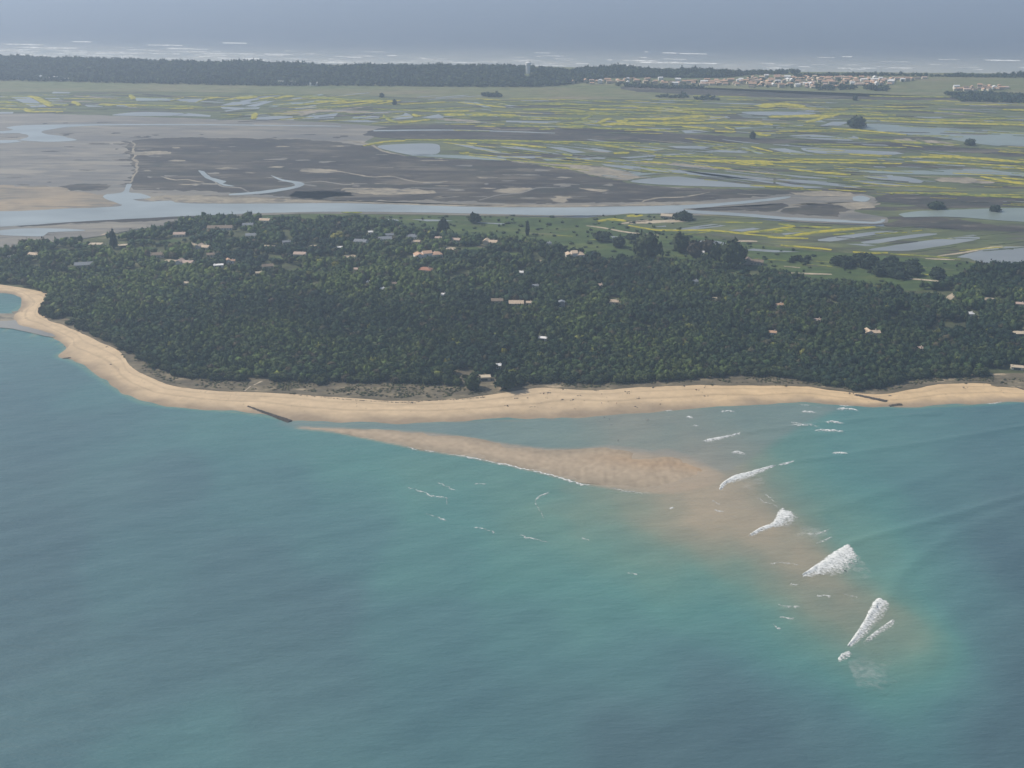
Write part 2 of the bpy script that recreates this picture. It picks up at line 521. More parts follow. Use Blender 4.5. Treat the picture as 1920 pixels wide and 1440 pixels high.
def sea_color(x, y):
    num = np.zeros_like(x); den = np.full_like(x, 1e-12)
    near = (y < 1500) & (np.abs(x) < 1500)
    xs, ys = x[near], y[near]
    n = np.zeros_like(xs); d = np.full_like(xs, 1e-9)
    for (bx, by, _), v in zip(bed_shade_w, bed_shade_v):
        # sight lines are oblique, so neighbouring points lie further apart in y
        r2 = (xs - bx) ** 2 + ((ys - by) / 1.7) ** 2
        w = np.exp(-r2 / (2 * 17.0 ** 2)) + 2e-3 * np.exp(-r2 / (2 * 55.0 ** 2)) + 1e-6 / (1 + r2 / 1e4)
        n += w * v; d += w
    v = n / d
    db = dist_polyline(xs, ys, np.vstack([bar_poly_w, bar_poly_w[:1]]))
    east = sstep(20, 110, xs)
    v = np.maximum(v, (0.86 + 0.24 * east) * np.exp(-(db / (4.5 + 14 * east)) ** 2))
    v = np.where(in_poly(xs, ys, bar_poly_w), 1.1, v)
    nzv = np.array([pnoise((a / 14, b / 20, 4.4)) for a, b in zip(xs[v > 0.6], ys[v > 0.6])])
    v[v > 0.6] += 0.035 * nzv
    ds = dist_polyline(xs, ys, catmull(SHORE_W, 4))
    v = np.maximum(v, 0.86 * np.exp(-(ds / 5.0)))
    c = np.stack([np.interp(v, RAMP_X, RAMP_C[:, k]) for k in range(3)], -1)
    # silty grey water held between the bar and the beach
    lag = [(540, 792), (700, 796), (900, 792), (1100, 785), (1300, 772), (1460, 762), (1560, 764), (1500, 790), (1420, 840), (1360, 880), (1290, 855), (1150, 838), (1000, 838), (880, 818), (700, 803), (560, 798)]
    lw = G(*np.array(lag, float).T)
    kk = np.where(in_poly(xs, ys, lw), 1.0, np.exp(-(dist_polyline(xs, ys, np.vstack([lw, lw[:1]])) / 7.0) ** 2))[:, None] * 0.55
    c = c * (1 - kk) + np.array([0.185, 0.205, 0.190]) * kk
    out = np.tile(np.array([0.095, 0.118, 0.155]), (len(x), 1))
    fade = (sstep(1500, 1300, ys) * sstep(1500, 1200, np.abs(xs)))[:, None]
    out[near] = c * fade + out[near] * (1 - fade)
    # sand and air churned into the surf zone of the far coast
    far = y > 3200
    if far.any():
        cl = G(np.array([-900, 0, 300, 620, 960, 1400, 1920, 2800]), np.array([98, 106, 113, 121, 124, 134, 138, 146]))
        dcl = dist_polyline(x[far], y[far], cl)
        k = np.exp(-(dcl / 430.0) ** 2)[:, None]
        out[far] = out[far] * (1 - k) + np.array([0.34, 0.35, 0.32]) * k
    return out


def lines(a, b, step, far_a, far_b, g=1.35):
    c = list(np.arange(a, b + 0.1, step))
    s, x = step, c[-1]
    while x < far_b:
        s *= g; x += min(s, 900); c.append(x)
    s, x, l = step, c[0], []
    while x > far_a:
        s *= g; x -= min(s, 900); l.append(x)
    return np.array(l[::-1] + c)


XS = lines(-760, 760, 3.2, -13000, 13000)
YS = np.concatenate([lines(380, 1160, 2.8, -3000, 3500), np.arange(3550, 5200, 60), np.arange(5200, 15000, 800)])
YS = np.unique(YS)
gx, gy = np.meshgrid(XS, YS)
sx_, sy_ = gx.ravel(), gy.ravel()
szz = sea_z(sx_.copy(), sy_.copy())
nX, nY = len(XS), len(YS)
ii = np.arange((nX) * (nY)).reshape(nY, nX)
quads = np.stack([ii[:-1, :-1], ii[:-1, 1:], ii[1:, 1:], ii[1:, :-1]], -1).reshape(-1, 4)
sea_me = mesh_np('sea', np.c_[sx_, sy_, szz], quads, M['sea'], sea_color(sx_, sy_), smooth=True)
tag(obj('sea', sea_me), 'blue green sea shoaling over sand round the bar', 'sea', kind='structure')


ORD = ['first', 'second', 'third', 'fourth', 'fifth', 'sixth', 'seventh', 'eighth', 'ninth', 'tenth', 'eleventh', 'twelfth']
ROWS = {}       # look-alikes: (text before, text after) -> [(x across the picture, object)]


def number_rows():
    """look-alikes of one stretch are told apart by counting them from the left"""
    for (single_, many), l in ROWS.items():
        l.sort(key=lambda q: q[0])
        for k, (_, o_) in enumerate(l):
            o_['label'] = single_ if len(l) == 1 else many.replace('#', ORD[k] if k < 12 else f"{k + 1}{'st' if (k + 1) % 10 == 1 and k > 19 else 'nd' if (k + 1) % 10 == 2 and k > 19 else 'rd' if (k + 1) % 10 == 3 and k > 19 else 'th'}")


# ------------------------------------------------------------------ land sheets
def loft(name, A, B, rows, zf, mat, colf=None, parent=None, smooth=True):
    A = np.asarray(A, float)[:, :2]; B = np.asarray(B, float)[:, :2]
    n = len(A)
    V = []; C = []
    for r in range(rows + 1):
        t = r / rows
        P = A * (1 - t) + B * t
        for i in range(n):
            V.append((P[i, 0], P[i, 1], zf(t, i / (n - 1), P[i])))
            if colf: C.append(colf(t, i / (n - 1), P[i]))
    idx = np.arange((rows + 1) * n).reshape(rows + 1, n)
    Q = np.stack([idx[:-1, :-1], idx[:-1, 1:], idx[1:, 1:], idx[1:, :-1]], -1).reshape(-1, 4)
    me = mesh_np(name, V, Q, mat, np.array(C) if colf else None, smooth)
    if me.polygons[len(me.polygons) // 2].normal.z < 0:
        me.flip_normals()
    return obj(name, me, parent)


M['beach'] = attr_mat('beach_sand', 0.9, 0.15, 0.10, 0.15, 0.3)
sh = catmull(SHORE_W, 8); du = catmull(DUNE_W, 8)
for k in range(len(sh)):
    q = sh[k]
    sh[k, 0] += 1.6 * pnoise((q[0] / 18, q[1] / 18, 0)); sh[k, 1] += 2.2 * pnoise((q[0] / 14, q[1] / 14, 5))


def beach_z(t, s, p):
    # t = 0 under water seaward of the waterline, 1 at the dune foot
    z = -0.5 + 0.5 * (t / 0.1) if t < 0.1 else 1.9 * ((t - 0.1) / 0.9) ** 0.8
    return z + 0.10 * pnoise((p[0] / 9, p[1] / 14, 1)) * min(1, t * 4) * (1 - t * 0.7)


def beach_c(t, s, p):
    dry = np.array([0.53, 0.405, 0.26]); wet = np.array([0.29, 0.225, 0.155]); warm = np.array([0.56, 0.41, 0.24])
    k = sstep(0.10, 0.52, t + 0.16 * pnoise((p[0] / 25, p[1] / 25, 2)))
    c = wet * (1 - k) + dry * k
    c = c + (warm - dry) * k * max(0, min(1, (p[0] - 80) / 150))
    line = math.exp(-((t - 0.55 - 0.06 * pnoise((p[0] / 40, 0, 4))) / 0.025) ** 2)
    line2 = math.exp(-((t - 0.80 - 0.05 * pnoise((p[0] / 30, 0, 14))) / 0.02) ** 2)
    return c * (1 - 0.24 * line - 0.2 * line2) * (1 + 0.14 * pnoise((p[0] / 30, p[1] / 12, 8)) + 0.10 * pnoise((p[0] / 7, p[1] / 5, 3)))


SEAWARD = sh.copy()
dirv = sh[:, :2] - du[:, :2]
dirv /= np.maximum(1e-6, np.linalg.norm(dirv, axis=1))[:, None]
SEAWARD[:, :2] += dirv * 4.0
# the waterline lies one tenth of the way in, where the sand rises through the sea
BEACH = loft('beach', SEAWARD, du, 30, beach_z, M['beach'], beach_c)
tag(BEACH, 'long pale sandy beach along the edge of the wood', 'beach', kind='structure')

# low spit with wet mud at the bend of the beach
o = sheet('sand_spit', [(-300, 580), (0, 588), (22, 584), (55, 580), (85, 584), (95, 598), (110, 622), (100, 632), (60, 624), (0, 614), (-300, 590)], 0.45, M['pale_mud'], 4, 1.0, skirt=1.2)
tag(o, 'low pale sand spit curving past a small lagoon', 'sand spit', kind='structure')
sheet('wet_mud', [(-120, 600), (0, 602), (50, 598), (72, 604), (80, 614), (104, 626), (92, 631), (60, 624), (0, 614), (-120, 606)], 0.52, M['wetmud'], 4, 1.0, skirt=0.2, parent=o)

# the sand bar
bt = catmull(G(*np.array(BAR_TOP).T), 10); bb = catmull(G(*np.array(BAR_BOT).T), 10)
for L in (bt, bb):
    for k in range(len(L)):
        q = L[k]
        L[k, 0] += 1.5 * pnoise((q[0] / 9, q[1] / 9, 1)); L[k, 1] += 2.5 * pnoise((q[0] / 10, q[1] / 10, 2))


def bar_z(t, s, p):
    e = math.sin(math.pi * t) ** 0.8
    end = sstep(0, 0.12, s) * (1 - sstep(0.72, 1.0, s))
    return -0.10 + 0.62 * e * (0.25 + 0.75 * end) * (0.9 if s < .9 else 0.5) + (0.10 + 0.16 * sstep(0.6, 0.9, s)) * e * pnoise((p[0] / 4.5, p[1] / 7, 3)) - 0.38 * sstep(0.70, 1.0, s) - 0.10 * sstep(0.55, 0.8, s) * max(0, 1 - t / 0.5)


def bar_c(t, s, p):
    e = math.sin(math.pi * t)
    a = np.array([0.29, 0.24, 0.175]); b = np.array([0.37, 0.295, 0.21]); o_ = np.array([0.35, 0.255, 0.165])
    k = min(1, max(0, e * 1.3 - 0.25))
    c = a * (1 - k) + b * k
    hot = sstep(0.45, 0.65, s) * (1 - sstep(0.9, 1, s)) * max(0, 1 - abs(t - 0.72) / 0.3)
    c = c * (1 - hot) + o_ * hot
    return c * (1 + 0.22 * pnoise((p[0] / 3.5, p[1] / 6, 5)) + 0.1 * pnoise((p[0] / 15, p[1] / 20, 6)))


o = loft('sand_bar', bb, bt, 18, bar_z, M['beach'], bar_c)
tag(o, 'long rippled orange sand bar lying off the beach', 'sand bar', kind='structure')

# ground of the wooded point, dunes and meadow
dune_px = [p[0] for p in PAIRS]
NECK = [(2600, 445), (1920, 436), (1750, 428), (1640, 424), (1500, 417), (1400, 410), (1270, 402), (1180, 400), (1100, 408), (1000, 406), (800, 402), (560, 400), (420, 409),
        (300, 424), (200, 441), (100, 458), (0, 470), (-450, 490)]
POINT = sheet('ground', dune_px + NECK, Z_LAND, M['floor'], 14, 0.0, smooth=False, skirt=3.0)
tag(POINT, 'earth floor of the wooded point between beach and channel', 'ground', kind='structure')
MEADOW_PX = [(430, 408), (560, 402), (800, 404), (1000, 408), (1100, 410), (1180, 402), (1250, 404), (1300, 440), (1400, 455), (1500, 468), (1640, 478), (1800, 490), (1900, 500),
             (1860, 520), (1790, 528), (1740, 545), (1640, 540), (1560, 530), (1430, 505), (1390, 510), (1200, 502), (1120, 482), (1050, 470), (960, 450), (760, 430), (560, 415)]
sheet('meadow', MEADOW_PX, Z_LAND + 0.08, M['meadow'], 12, 2.0, skirt=0.3, parent=POINT)
DUNE_PX = [(75, 582), (92, 600), (125, 611), (170, 633), (222, 658), (250, 690), (290, 710), (330, 724), (400, 732), (510, 736), (640, 745), (760, 751), (860, 747), (920, 739), (975, 731), (1020, 726),
           (1100, 731), (1200, 726), (1300, 722), (1400, 722), (1500, 724), (1570, 732), (1640, 739), (1700, 731), (1760, 720), (1850, 719), (1905, 727), (2300, 739), (2300, 700), (1900, 700), (1740, 706), (1600, 722), (1480, 706),
           (1390, 702), (1300, 708), (1180, 710), (1000, 706), (900, 700), (860, 690), (700, 708), (500, 708), (380, 702), (300, 690), (255, 660), (180, 620), (110, 590)]
sheet('dune', DUNE_PX, Z_LAND + 0.05, M['dune'], 6, 1.0, skirt=0.3, parent=POINT)
# marsh with ponds on the same side of the channel
POINT_MARSH = [(1180, 403), (1250, 404), (1400, 412), (1500, 419), (1640, 426), (1750, 430), (1920, 438), (2500, 446), (2500, 515), (1920, 500), (1800, 488), (1640, 474), (1500, 462), (1400, 452), (1330, 440), (1180, 426)]
sheet('marsh_turf', POINT_MARSH, Z_LAND + 0.14, M['marsh'], 12, 2.0, skirt=0.3, parent=POINT)


def ribbon_px(name, pts, wpx, z, mat, parent, hgt=0.0, jit=1.0, taper=True):
    """a strip along a line on the ground; wpx = how many photograph pixels it is deep"""
    P = np.array(pts, float)
    W = G(P[:, 0], P[:, 1], z)[:, :2]
    L = rough_line(W, False, 10.0, jit)
    n = len(L)
    cx, cyy = P[:, 0].mean(), P[:, 1].mean()
    a = G(cx, cyy - 0.5, z); b = G(cx, cyy + 0.5, z)
    depth = abs(a[1] - b[1]) * wpx              # metres of depth for that many pixels
    t = np.gradient(L, axis=0)
    t /= np.maximum(1e-6, np.linalg.norm(t, axis=1))[:, None]
    # keep the visible depth, but a strip that runs away from the camera is as wide as it looks across
    across = mpp(cx, cyy, z) * wpx
    w = np.where(True, np.abs(t[:, 0]) * depth + np.abs(t[:, 1]) * across, 0) * 0.5
    nr = np.c_[-t[:, 1], t[:, 0]]
    prof = [(-1, 0), (-0.55, 0.8), (0, 1.0), (0.55, 0.75), (1, 0)] if hgt > 0 else [(-1, 0), (1, 0)]
    V = []
    for i in range(n):
        k = 1.0
        if taper: k = min(1.0, 0.45 + 2.5 * min(i, n - 1 - i) / max(1, n - 1))
        k *= 0.8 + 0.4 * random.random()
        for (o_, h_) in prof:
            q = L[i] + nr[i] * w[i] * k * o_
            V.append((q[0], q[1], z + hgt * h_ * (0.6 + 0.7 * random.random()) * (1 if h_ else 0)))
    m = len(prof)
    idx = np.arange(n * m).reshape(n, m)
    Q = np.stack([idx[:-1, :-1], idx[:-1, 1:], idx[1:, 1:], idx[1:, :-1]], -1).reshape(-1, 4)
    me = mesh_np(name, V, Q, mat)
    if sum(p.normal.z for p in me.polygons) < 0: me.flip_normals()
    return obj(name, me, parent)


# the low salt country beyond the channel
FAR_COAST = [(-900, 98), (0, 106), (300, 113), (620, 121), (960, 124), (1200, 129), (1400, 134), (1920, 138), (2800, 146)]
MARSH = sheet('salt_marsh', [(-900, 500), (-400, 482), (0, 462), (300, 418), (600, 396), (1100, 402), (1500, 412), (1920, 430), (2800, 440)] + FAR_COAST[::-1], 0.5, M['marsh'], 40, 0.0, smooth=False, skirt=2.0)
tag(MARSH, 'wide flat salt marsh cut up by ponds and banks', 'salt marsh', kind='structure')
sheet('field', [(-900, 175), (0, 172), (300, 172), (640, 178), (900, 188), (1200, 186), (1500, 186), (1920, 198), (2800, 210)] + FAR_COAST[::-1], 0.6, M['field'], 40, 6.0, skirt=0.2, parent=MARSH)
sheet('mudflat', [(-900, 216), (0, 213), (120, 214), (300, 220), (420, 224), (560, 227), (700, 236), (760, 246), (700, 258), (690, 274), (770, 294), (950, 305), (1180, 344), (1440, 358), (1600, 360), (1650, 380), (1600, 396), (1660, 408),
                  (1640, 420), (1500, 415), (1380, 404), (1200, 404), (1000, 405), (560, 401), (420, 412), (300, 424), (200, 440), (100, 456), (0, 468), (-900, 500)], 0.65, M['mud'], 14, 3.0, skirt=0.2, parent=MARSH)
DARK = [[(246, 265), (330, 258), (470, 260), (600, 263), (690, 275), (770, 293), (950, 303), (1050, 317), (1180, 342), (1260, 351), (1440, 356), (1560, 357), (1620, 362), (1560, 366), (1470, 365), (1380, 372), (1280, 377), (1100, 380),
         (960, 381), (830, 376), (640, 376), (560, 372), (500, 366), (420, 360), (330, 357), (262, 356), (243, 345), (250, 320), (240, 290)],
        [(690, 246), (760, 236), (900, 237), (1060, 240), (1180, 243), (1290, 251), (1420, 258), (1560, 263), (1720, 272), (1920, 280), (2300, 292), (2300, 300), (1920, 290), (1700, 281), (1560, 272), (1400, 268), (1200, 267), (1000, 264), (800, 262), (700, 256)],
        [(115, 350), (160, 344), (205, 348), (195, 356), (140, 357)], [(560, 360), (620, 358), (665, 366), (600, 372), (550, 370)],
        [(1465, 396), (1500, 387), (1545, 382), (1590, 388), (1580, 398), (1560, 405), (1490, 402)],
        [(1290, 392), (1400, 386), (1470, 382), (1480, 388), (1440, 396), (1360, 394)],
        [(0, 419), (200, 409), (400, 403), (420, 408), (250, 414), (0, 426)],
        [(1690, 362), (1920, 372), (2300, 380), (2300, 392), (1920, 388), (1780, 390), (1700, 384), (1640, 376)],
        [(1700, 410), (1800, 412), (1920, 424), (2300, 430), (2300, 446), (1920, 440), (1760, 428), (1660, 424)],
        [(1180, 160), (1300, 165), (1600, 180), (1800, 182), (1800, 188), (1500, 184), (1200, 172)]]
for pl in DARK:
    sheet('dark_saltmarsh', pl, 0.74, M['dark_marsh'], 6, 7.0, skirt=0.1, parent=MARSH)
sheet('sand_flat', [(-500, 340), (60, 349), (130, 358), (205, 366), (222, 378), (180, 390), (0, 397), (-500, 400)], 0.74, M['orange_sand'], 6, 7.0, skirt=0.1, parent=MARSH)
PALE = [[(505, 212), (559, 207), (588, 205), (672, 208), (730, 212), (672, 212.5), (600, 210), (567, 217), (560, 216)],
        [(952, 301), (1050, 306), (1119, 312), (1167, 320), (1200, 330), (1173, 338), (1133, 332), (1071, 319), (1030, 313)],
        [(640, 355), (700, 352), (810, 357), (800, 363), (690, 364)], [(930, 356), (990, 351), (985, 358), (945, 363)], [(1040, 368), (1065, 370), (1058, 379), (1040, 378)],
        [(250, 285), (310, 284), (318, 289), (260, 291)], [(1673, 262), (1701, 260), (1727, 268), (1693, 268)], [(1719, 260), (1785, 268), (1758, 271)],
        [(1753, 337), (1798, 331), (1842, 337), (1863, 343), (1785, 342)], [(262, 370), (400, 366), (640, 376), (900, 383), (1100, 384), (1280, 381), (1280, 384), (900, 388), (640, 380), (350, 380)],
        [(1183, 305), (1258, 305), (1450, 325), (1450, 327), (1258, 309)], [(1740, 268), (1800, 271), (1780, 273)], [(1080, 352), (1140, 356), (1120, 359)], [(1480, 362), (1560, 358), (1610, 366), (1540, 368)],
        [(1600, 141), (1660, 139), (1640, 143)], [(820, 222), (880, 225), (900, 229), (840, 226)], [(1490, 384), (1620, 378), (1650, 385), (1600, 392), (1545, 380)], [(560, 318), (600, 316), (640, 322), (590, 324)]]
for pl in PALE:
    sheet('pale_mud', pl, 0.80, M['pale_mud'], 4, 5.0, skirt=0.1, parent=MARSH)

# ragged margins: tongues of mud in the dark marsh and islands of marsh on the mud
rm = random.Random(23)


def blob(name, x, y, L, h, z, mat):
    pts = [(x + L / 2 * math.cos(k * 0.6283) * rm.uniform(.5, 1.15), y + h / 2 * math.sin(k * 0.6283) * rm.uniform(.5, 1.2)) for k in range(10)]
    sheet(name, pts, z, mat, 5, 3.0, skirt=0.05, parent=MARSH)


for _ in range(70):
    x = rm.uniform(262, 1150); y = rm.uniform(266, 374)
    if y < 262 + max(0, x - 690) * 0.15 + 4: continue
    blob('mud_patch', x, y, rm.uniform(8, 55), rm.uniform(1.2, 4.0), 0.77, M['mud'] if rm.random() < .7 else M['pale_mud'])
for _ in range(46):
    u = rm.random()
    if u < .35: x, y = 246 + rm.gauss(0, 14), rm.uniform(265, 350)
    elif u < .7: x, y = rm.uniform(250, 700), 260 - abs(rm.gauss(0, 5))
    else: x, y = rm.uniform(20, 240), rm.uniform(228, 350)
    blob('dark_saltmarsh', x, y, rm.uniform(8, 46), rm.uniform(1.0, 3.4), 0.76, M['dark_marsh'])
for l, w in [([(300, 330), (330, 338), (352, 336), (380, 342)], 1.6), ([(640, 322), (700, 332), (730, 330), (790, 342), (840, 340)], 1.6), ([(470, 362), (450, 352), (420, 350), (400, 340)], 1.4), ([(900, 376), (930, 366), (975, 362), (1010, 352), (1060, 352)], 1.8),
             ([(560, 344), (600, 340), (640, 346), (690, 344)], 1.5), ([(1200, 380), (1230, 372), (1290, 368), (1330, 360)], 1.6), ([(640, 262), (690, 270), (720, 283), (760, 292)], 2.0), ([(130, 233), (260, 229), (420, 230), (560, 232)], 1.2), ([(0, 300), (80, 296), (150, 300), (235, 292)], 1.4),
             ([(20, 330), (90, 326), (160, 330), (230, 326)], 1.3), ([(250, 266), (252, 290), (256, 315), (244, 345)], 2.0), ([(720, 360), (780, 352), (850, 354)], 1.4), ([(1380, 364), (1440, 366), (1500, 372)], 1.4), ([(0, 446), (80, 440), (170, 436), (260, 424)], 1.5), ([(30, 434), (100, 440)], 0.8)]:
    ribbon_px('creek_bed', l, w, 0.83, M['mud'] if rm.random() < .75 else M['pale_mud'], MARSH, 0, 3.0)

# channel and creeks
WATER = {
    'channel': [[(-900, 404), (-300, 398), (0, 396), (120, 391), (186, 389), (228, 385), (195, 371), (200, 364), (228, 361), (238, 345), (247, 345), (242, 360), (265, 363), (282, 371), (250, 374), (275, 378), (320, 376), (345, 381),
                 (500, 382), (640, 381), (800, 385), (900, 388), (1060, 389), (1180, 387), (1280, 384.5), (1380, 378), (1450, 371), (1482, 368), (1470, 373), (1400, 381), (1320, 389), (1280, 392), (1330, 396), (1420, 402), (1475, 407), (1540, 410), (1640, 416),
                 (1652, 411), (1660, 411), (1642, 419), (1560, 416), (1480, 412), (1400, 406), (1300, 400), (1240, 400), (1100, 404), (1000, 403), (900, 400.5), (700, 397), (550, 398), (400, 403), (250, 410), (120, 417), (0, 425), (-400, 440), (-900, 458)],
                [(1600, 369), (1618, 367), (1632, 372), (1622, 378), (1600, 376)]],
    'creek': [[(-300, 255), (0, 246), (12, 239), (42, 235), (130, 233), (208, 232.5), (400, 233), (640, 236), (640, 237), (400, 235), (208, 235), (129, 238), (100, 242), (83, 245), (77, 248), (90, 252), (117, 255), (127, 258), (143, 263), (88, 266), (31, 263), (16, 268), (-300, 275), (-300, 268), (0, 263), (42, 260), (53, 255), (42, 251), (0, 250), (-300, 262)],
              [(372, 319), (382, 321), (395, 332), (425, 340), (418, 344), (440, 349), (420, 348), (405, 341), (383, 332)],
              [(508, 329), (530, 336), (568, 343), (560, 351), (500, 362), (430, 366), (430, 364), (490, 358), (545, 350), (550, 344), (525, 338)],
              [(0, 432), (60, 428), (130, 429), (160, 432), (90, 436), (80, 443), (0, 440)], [(700, 244), (860, 243), (1040, 249), (1040, 250), (860, 245), (700, 246)]]}
for nm, polys in WATER.items():
    for pl in polys:
        sheet(nm, pl, 0.90, M['channel'], 8, 1.0, skirt=0.1, parent=MARSH)

PONDS = [[(21, 182), (56, 182), (88, 200), (60, 201)], [(83, 184), (110, 184), (121, 190), (98, 191)], [(155, 195), (188, 196), (194, 200), (165, 200)], [(252, 182), (312, 184), (321, 189), (256, 189)],
         [(333, 186), (381, 185), (371, 192), (338, 191)], [(210, 215), (262, 210), (342, 212), (323, 217), (229, 217)], [(325, 217), (354, 212), (396, 216), (394, 219)], [(-30, 209), (25, 210), (23, 213), (-30, 213)],
         [(12, 197), (31, 198), (31, 200), (10, 200)], [(217, 197), (237, 198), (240, 200), (219, 200)], [(100, 172), (131, 173), (129, 175), (98, 175)],
         [(413, 198), (436, 191), (472, 190), (457, 197)], [(459, 199), (497, 190), (515, 189), (480, 200)], [(497, 200), (547, 192), (572, 192), (513, 201)], [(413, 200), (457, 202), (457, 205), (418, 204)],
         [(459, 202), (488, 201), (484, 204), (461, 204)], [(482, 216), (549, 218), (551, 225), (480, 224)], [(588, 214), (634, 211), (626, 222), (565, 223)], [(663, 219), (686, 216), (680, 222), (659, 222)],
         [(688, 217), (713, 218), (709, 223), (678, 223)], [(734, 219), (755, 216), (759, 211), (774, 220), (747, 223)], [(605, 225), (688, 225), (713, 229), (672, 229)], [(790, 220), (823, 214), (833, 221), (808, 222)],
         [(892, 191), (923, 202), (908, 201), (883, 193)], [(921, 191), (971, 198), (956, 199)], [(948, 226), (1054, 228), (1033, 231), (950, 229)], [(1075, 229), (1130, 225), (1110, 231), (1080, 232)],
         [(708, 276), (733, 271), (812, 269), (825, 278), (817, 289), (769, 290)], [(769, 291), (825, 290), (908, 293), (958, 300), (940, 301), (825, 295)], [(854, 271), (877, 271), (960, 289), (929, 287)],
         [(935, 274), (965, 274), (1052, 289), (1002, 287)], [(1025, 275), (1054, 276), (1100, 286), (1075, 287)], [(927, 293), (1021, 293), (1000, 297), (940, 296)], [(1017, 298), (1085, 295), (1075, 301), (1025, 301)],
         [(1069, 274), (1108, 276), (1150, 284), (1133, 286)], [(1150, 276), (1217, 279), (1258, 280), (1196, 284)], [(1250, 274), (1342, 273), (1321, 279), (1269, 278)], [(1321, 284), (1369, 279), (1404, 287), (1363, 286)],
         [(1388, 276), (1398, 276), (1435, 289), (1421, 288)], [(1050, 299), (1142, 293), (1133, 298), (1050, 302)], [(1144, 296), (1308, 286), (1300, 288), (1175, 297)], [(1133, 303), (1225, 297), (1223, 300), (1167, 303)],
         [(1131, 309), (1217, 314), (1450, 335), (1450, 339), (1321, 330), (1175, 316)], [(1179, 324), (1242, 325), (1196, 329)], [(1183, 340), (1258, 331), (1300, 334), (1435, 350), (1435, 352), (1258, 347)],
         [(1331, 219), (1363, 218), (1369, 221), (1331, 221)], [(1277, 245), (1310, 243), (1333, 248), (1285, 250)], [(1206, 239), (1258, 241), (1258, 243), (1227, 242)], [(1375, 239), (1450, 237), (1450, 239), (1383, 242)],
         [(1392, 210), (1450, 209), (1498, 210), (1532, 213), (1472, 217), (1404, 214)], [(1258, 316), (1450, 341), (1450, 344), (1321, 328)], [(1506, 206), (1527, 207), (1524, 210)], [(1537, 236), (1561, 228), (1597, 228), (1576, 235)],
         [(1602, 238), (1623, 232), (1706, 236), (1811, 242), (1920, 248), (2300, 266), (2300, 296), (1920, 274), (1863, 273), (1758, 258), (1706, 253), (1654, 247)], [(1455, 239), (1506, 234), (1506, 235.5), (1455, 241)],
         [(1477, 256), (1524, 252), (1587, 259), (1600, 255), (1610, 261), (1550, 262)], [(1441, 278), (1472, 278), (1527, 290), (1485, 290)], [(1501, 278), (1529, 278), (1680, 285), (1675, 290), (1535, 287)],
         [(1576, 320), (1680, 320), (1837, 317), (1920, 324), (2200, 334), (2200, 344), (1920, 332), (1847, 329), (1680, 326)], [(1618, 329), (1680, 329), (1733, 339), (1727, 343), (1654, 337)],
         [(1455, 333), (1524, 339), (1618, 350), (1602, 352), (1498, 342), (1455, 336)], [(1455, 341), (1498, 347), (1545, 351), (1498, 352), (1455, 344)], [(1576, 337), (1654, 343), (1701, 347), (1667, 348)],
         [(1685, 402), (1719, 396), (1793, 393), (1920, 390), (2200, 394), (2200, 424), (1920, 416), (1793, 407), (1695, 407)], [(1450, 326), (1520, 331), (1560, 336), (1500, 333)], [(1100, 262), (1104, 262), (1104, 262.6), (1100, 262.6)]]
for k, pl in enumerate(PONDS[:-1]):
    sheet('salt_pond', pl, 0.95, M['pond_green'] if k % 5 == 3 else M['pond'], 12, 1.2, smooth=len(pl) > 4, skirt=0.1, parent=MARSH)
# many narrow evaporation pans between the larger ponds
rp = random.Random(11)
ZONES = [((860, 196), (1120, 234), 0.10, 10), ((1130, 300), (1440, 330), 0.10, 12), ((1450, 292), (1900, 316), 0.03, 12), ((1160, 205), (1560, 236), 0.02, 16), ((1560, 190), (1900, 230), 0.02, 8), ((860, 266), (1400, 296), 0.12, 14),
         ((420, 180), (720, 206), -0.15, 8), ((1440, 240), (1660, 275), 0.03, 8), ((1700, 296), (1900, 322), 0.05, 6)]
for (x0, y0), (x1, y1), sl_, cnt in ZONES:
    for _ in range(cnt):
        x, y = rp.uniform(x0, x1), rp.uniform(y0, y1)
        L, h = rp.uniform(18, 60), rp.uniform(1.0, 2.0)
        sh_ = rp.uniform(2, 8)
        sheet('salt_pan', [(x - L / 2, y - sl_ * L / 2), (x + L / 2, y + sl_ * L / 2), (x + L / 2 + sh_, y + sl_ * L / 2 + h), (x - L / 2 + sh_, y - sl_ * L / 2 + h)], 0.92, M['pond'] if rp.random() < .7 else M['pond_green'], 14, 0.6, False, 0.1, MARSH)

PONDS_NEAR = [[(1450, 439), (1506, 435), (1474, 440)], [(1533, 449), (1651, 433), (1683, 435), (1572, 451), (1553, 453)], [(1614, 454), (1719, 439), (1758, 439), (1695, 448), (1646, 456)], [(1585, 457), (1621, 457), (1643, 460), (1621, 461)],
              [(1629, 468), (1695, 457), (1800, 444), (1837, 448), (1719, 468), (1670, 470)], [(1793, 482), (1866, 464), (1920, 462), (2250, 466), (2250, 512), (1920, 496), (1842, 492), (1817, 484)], [(1805, 442), (1825, 440), (1837, 442)],
              [(1260, 430), (1335, 420), (1362, 423), (1287, 432)], [(1365, 432), (1412, 427), (1427, 429), (1392, 434)], [(1221, 426), (1248, 423), (1250, 425)], [(1144, 442), (1169, 445), (1167, 448), (1150, 447)],
              [(1308, 452), (1329, 450), (1360, 455), (1358, 461), (1333, 460)], [(1394, 469), (1412, 466), (1500, 472), (1454, 473)], [(724, 411), (742, 410), (748, 413), (736, 416)], [(772, 411), (828, 412), (850, 414), (800, 415)], [(880, 416), (950, 419), (940, 421)]]
for pl in PONDS_NEAR:
    sheet('salt_pond', pl, Z_LAND + 0.20, M['pond'], 8, 0.8, smooth=len(pl) > 4, skirt=0.1, parent=POINT)

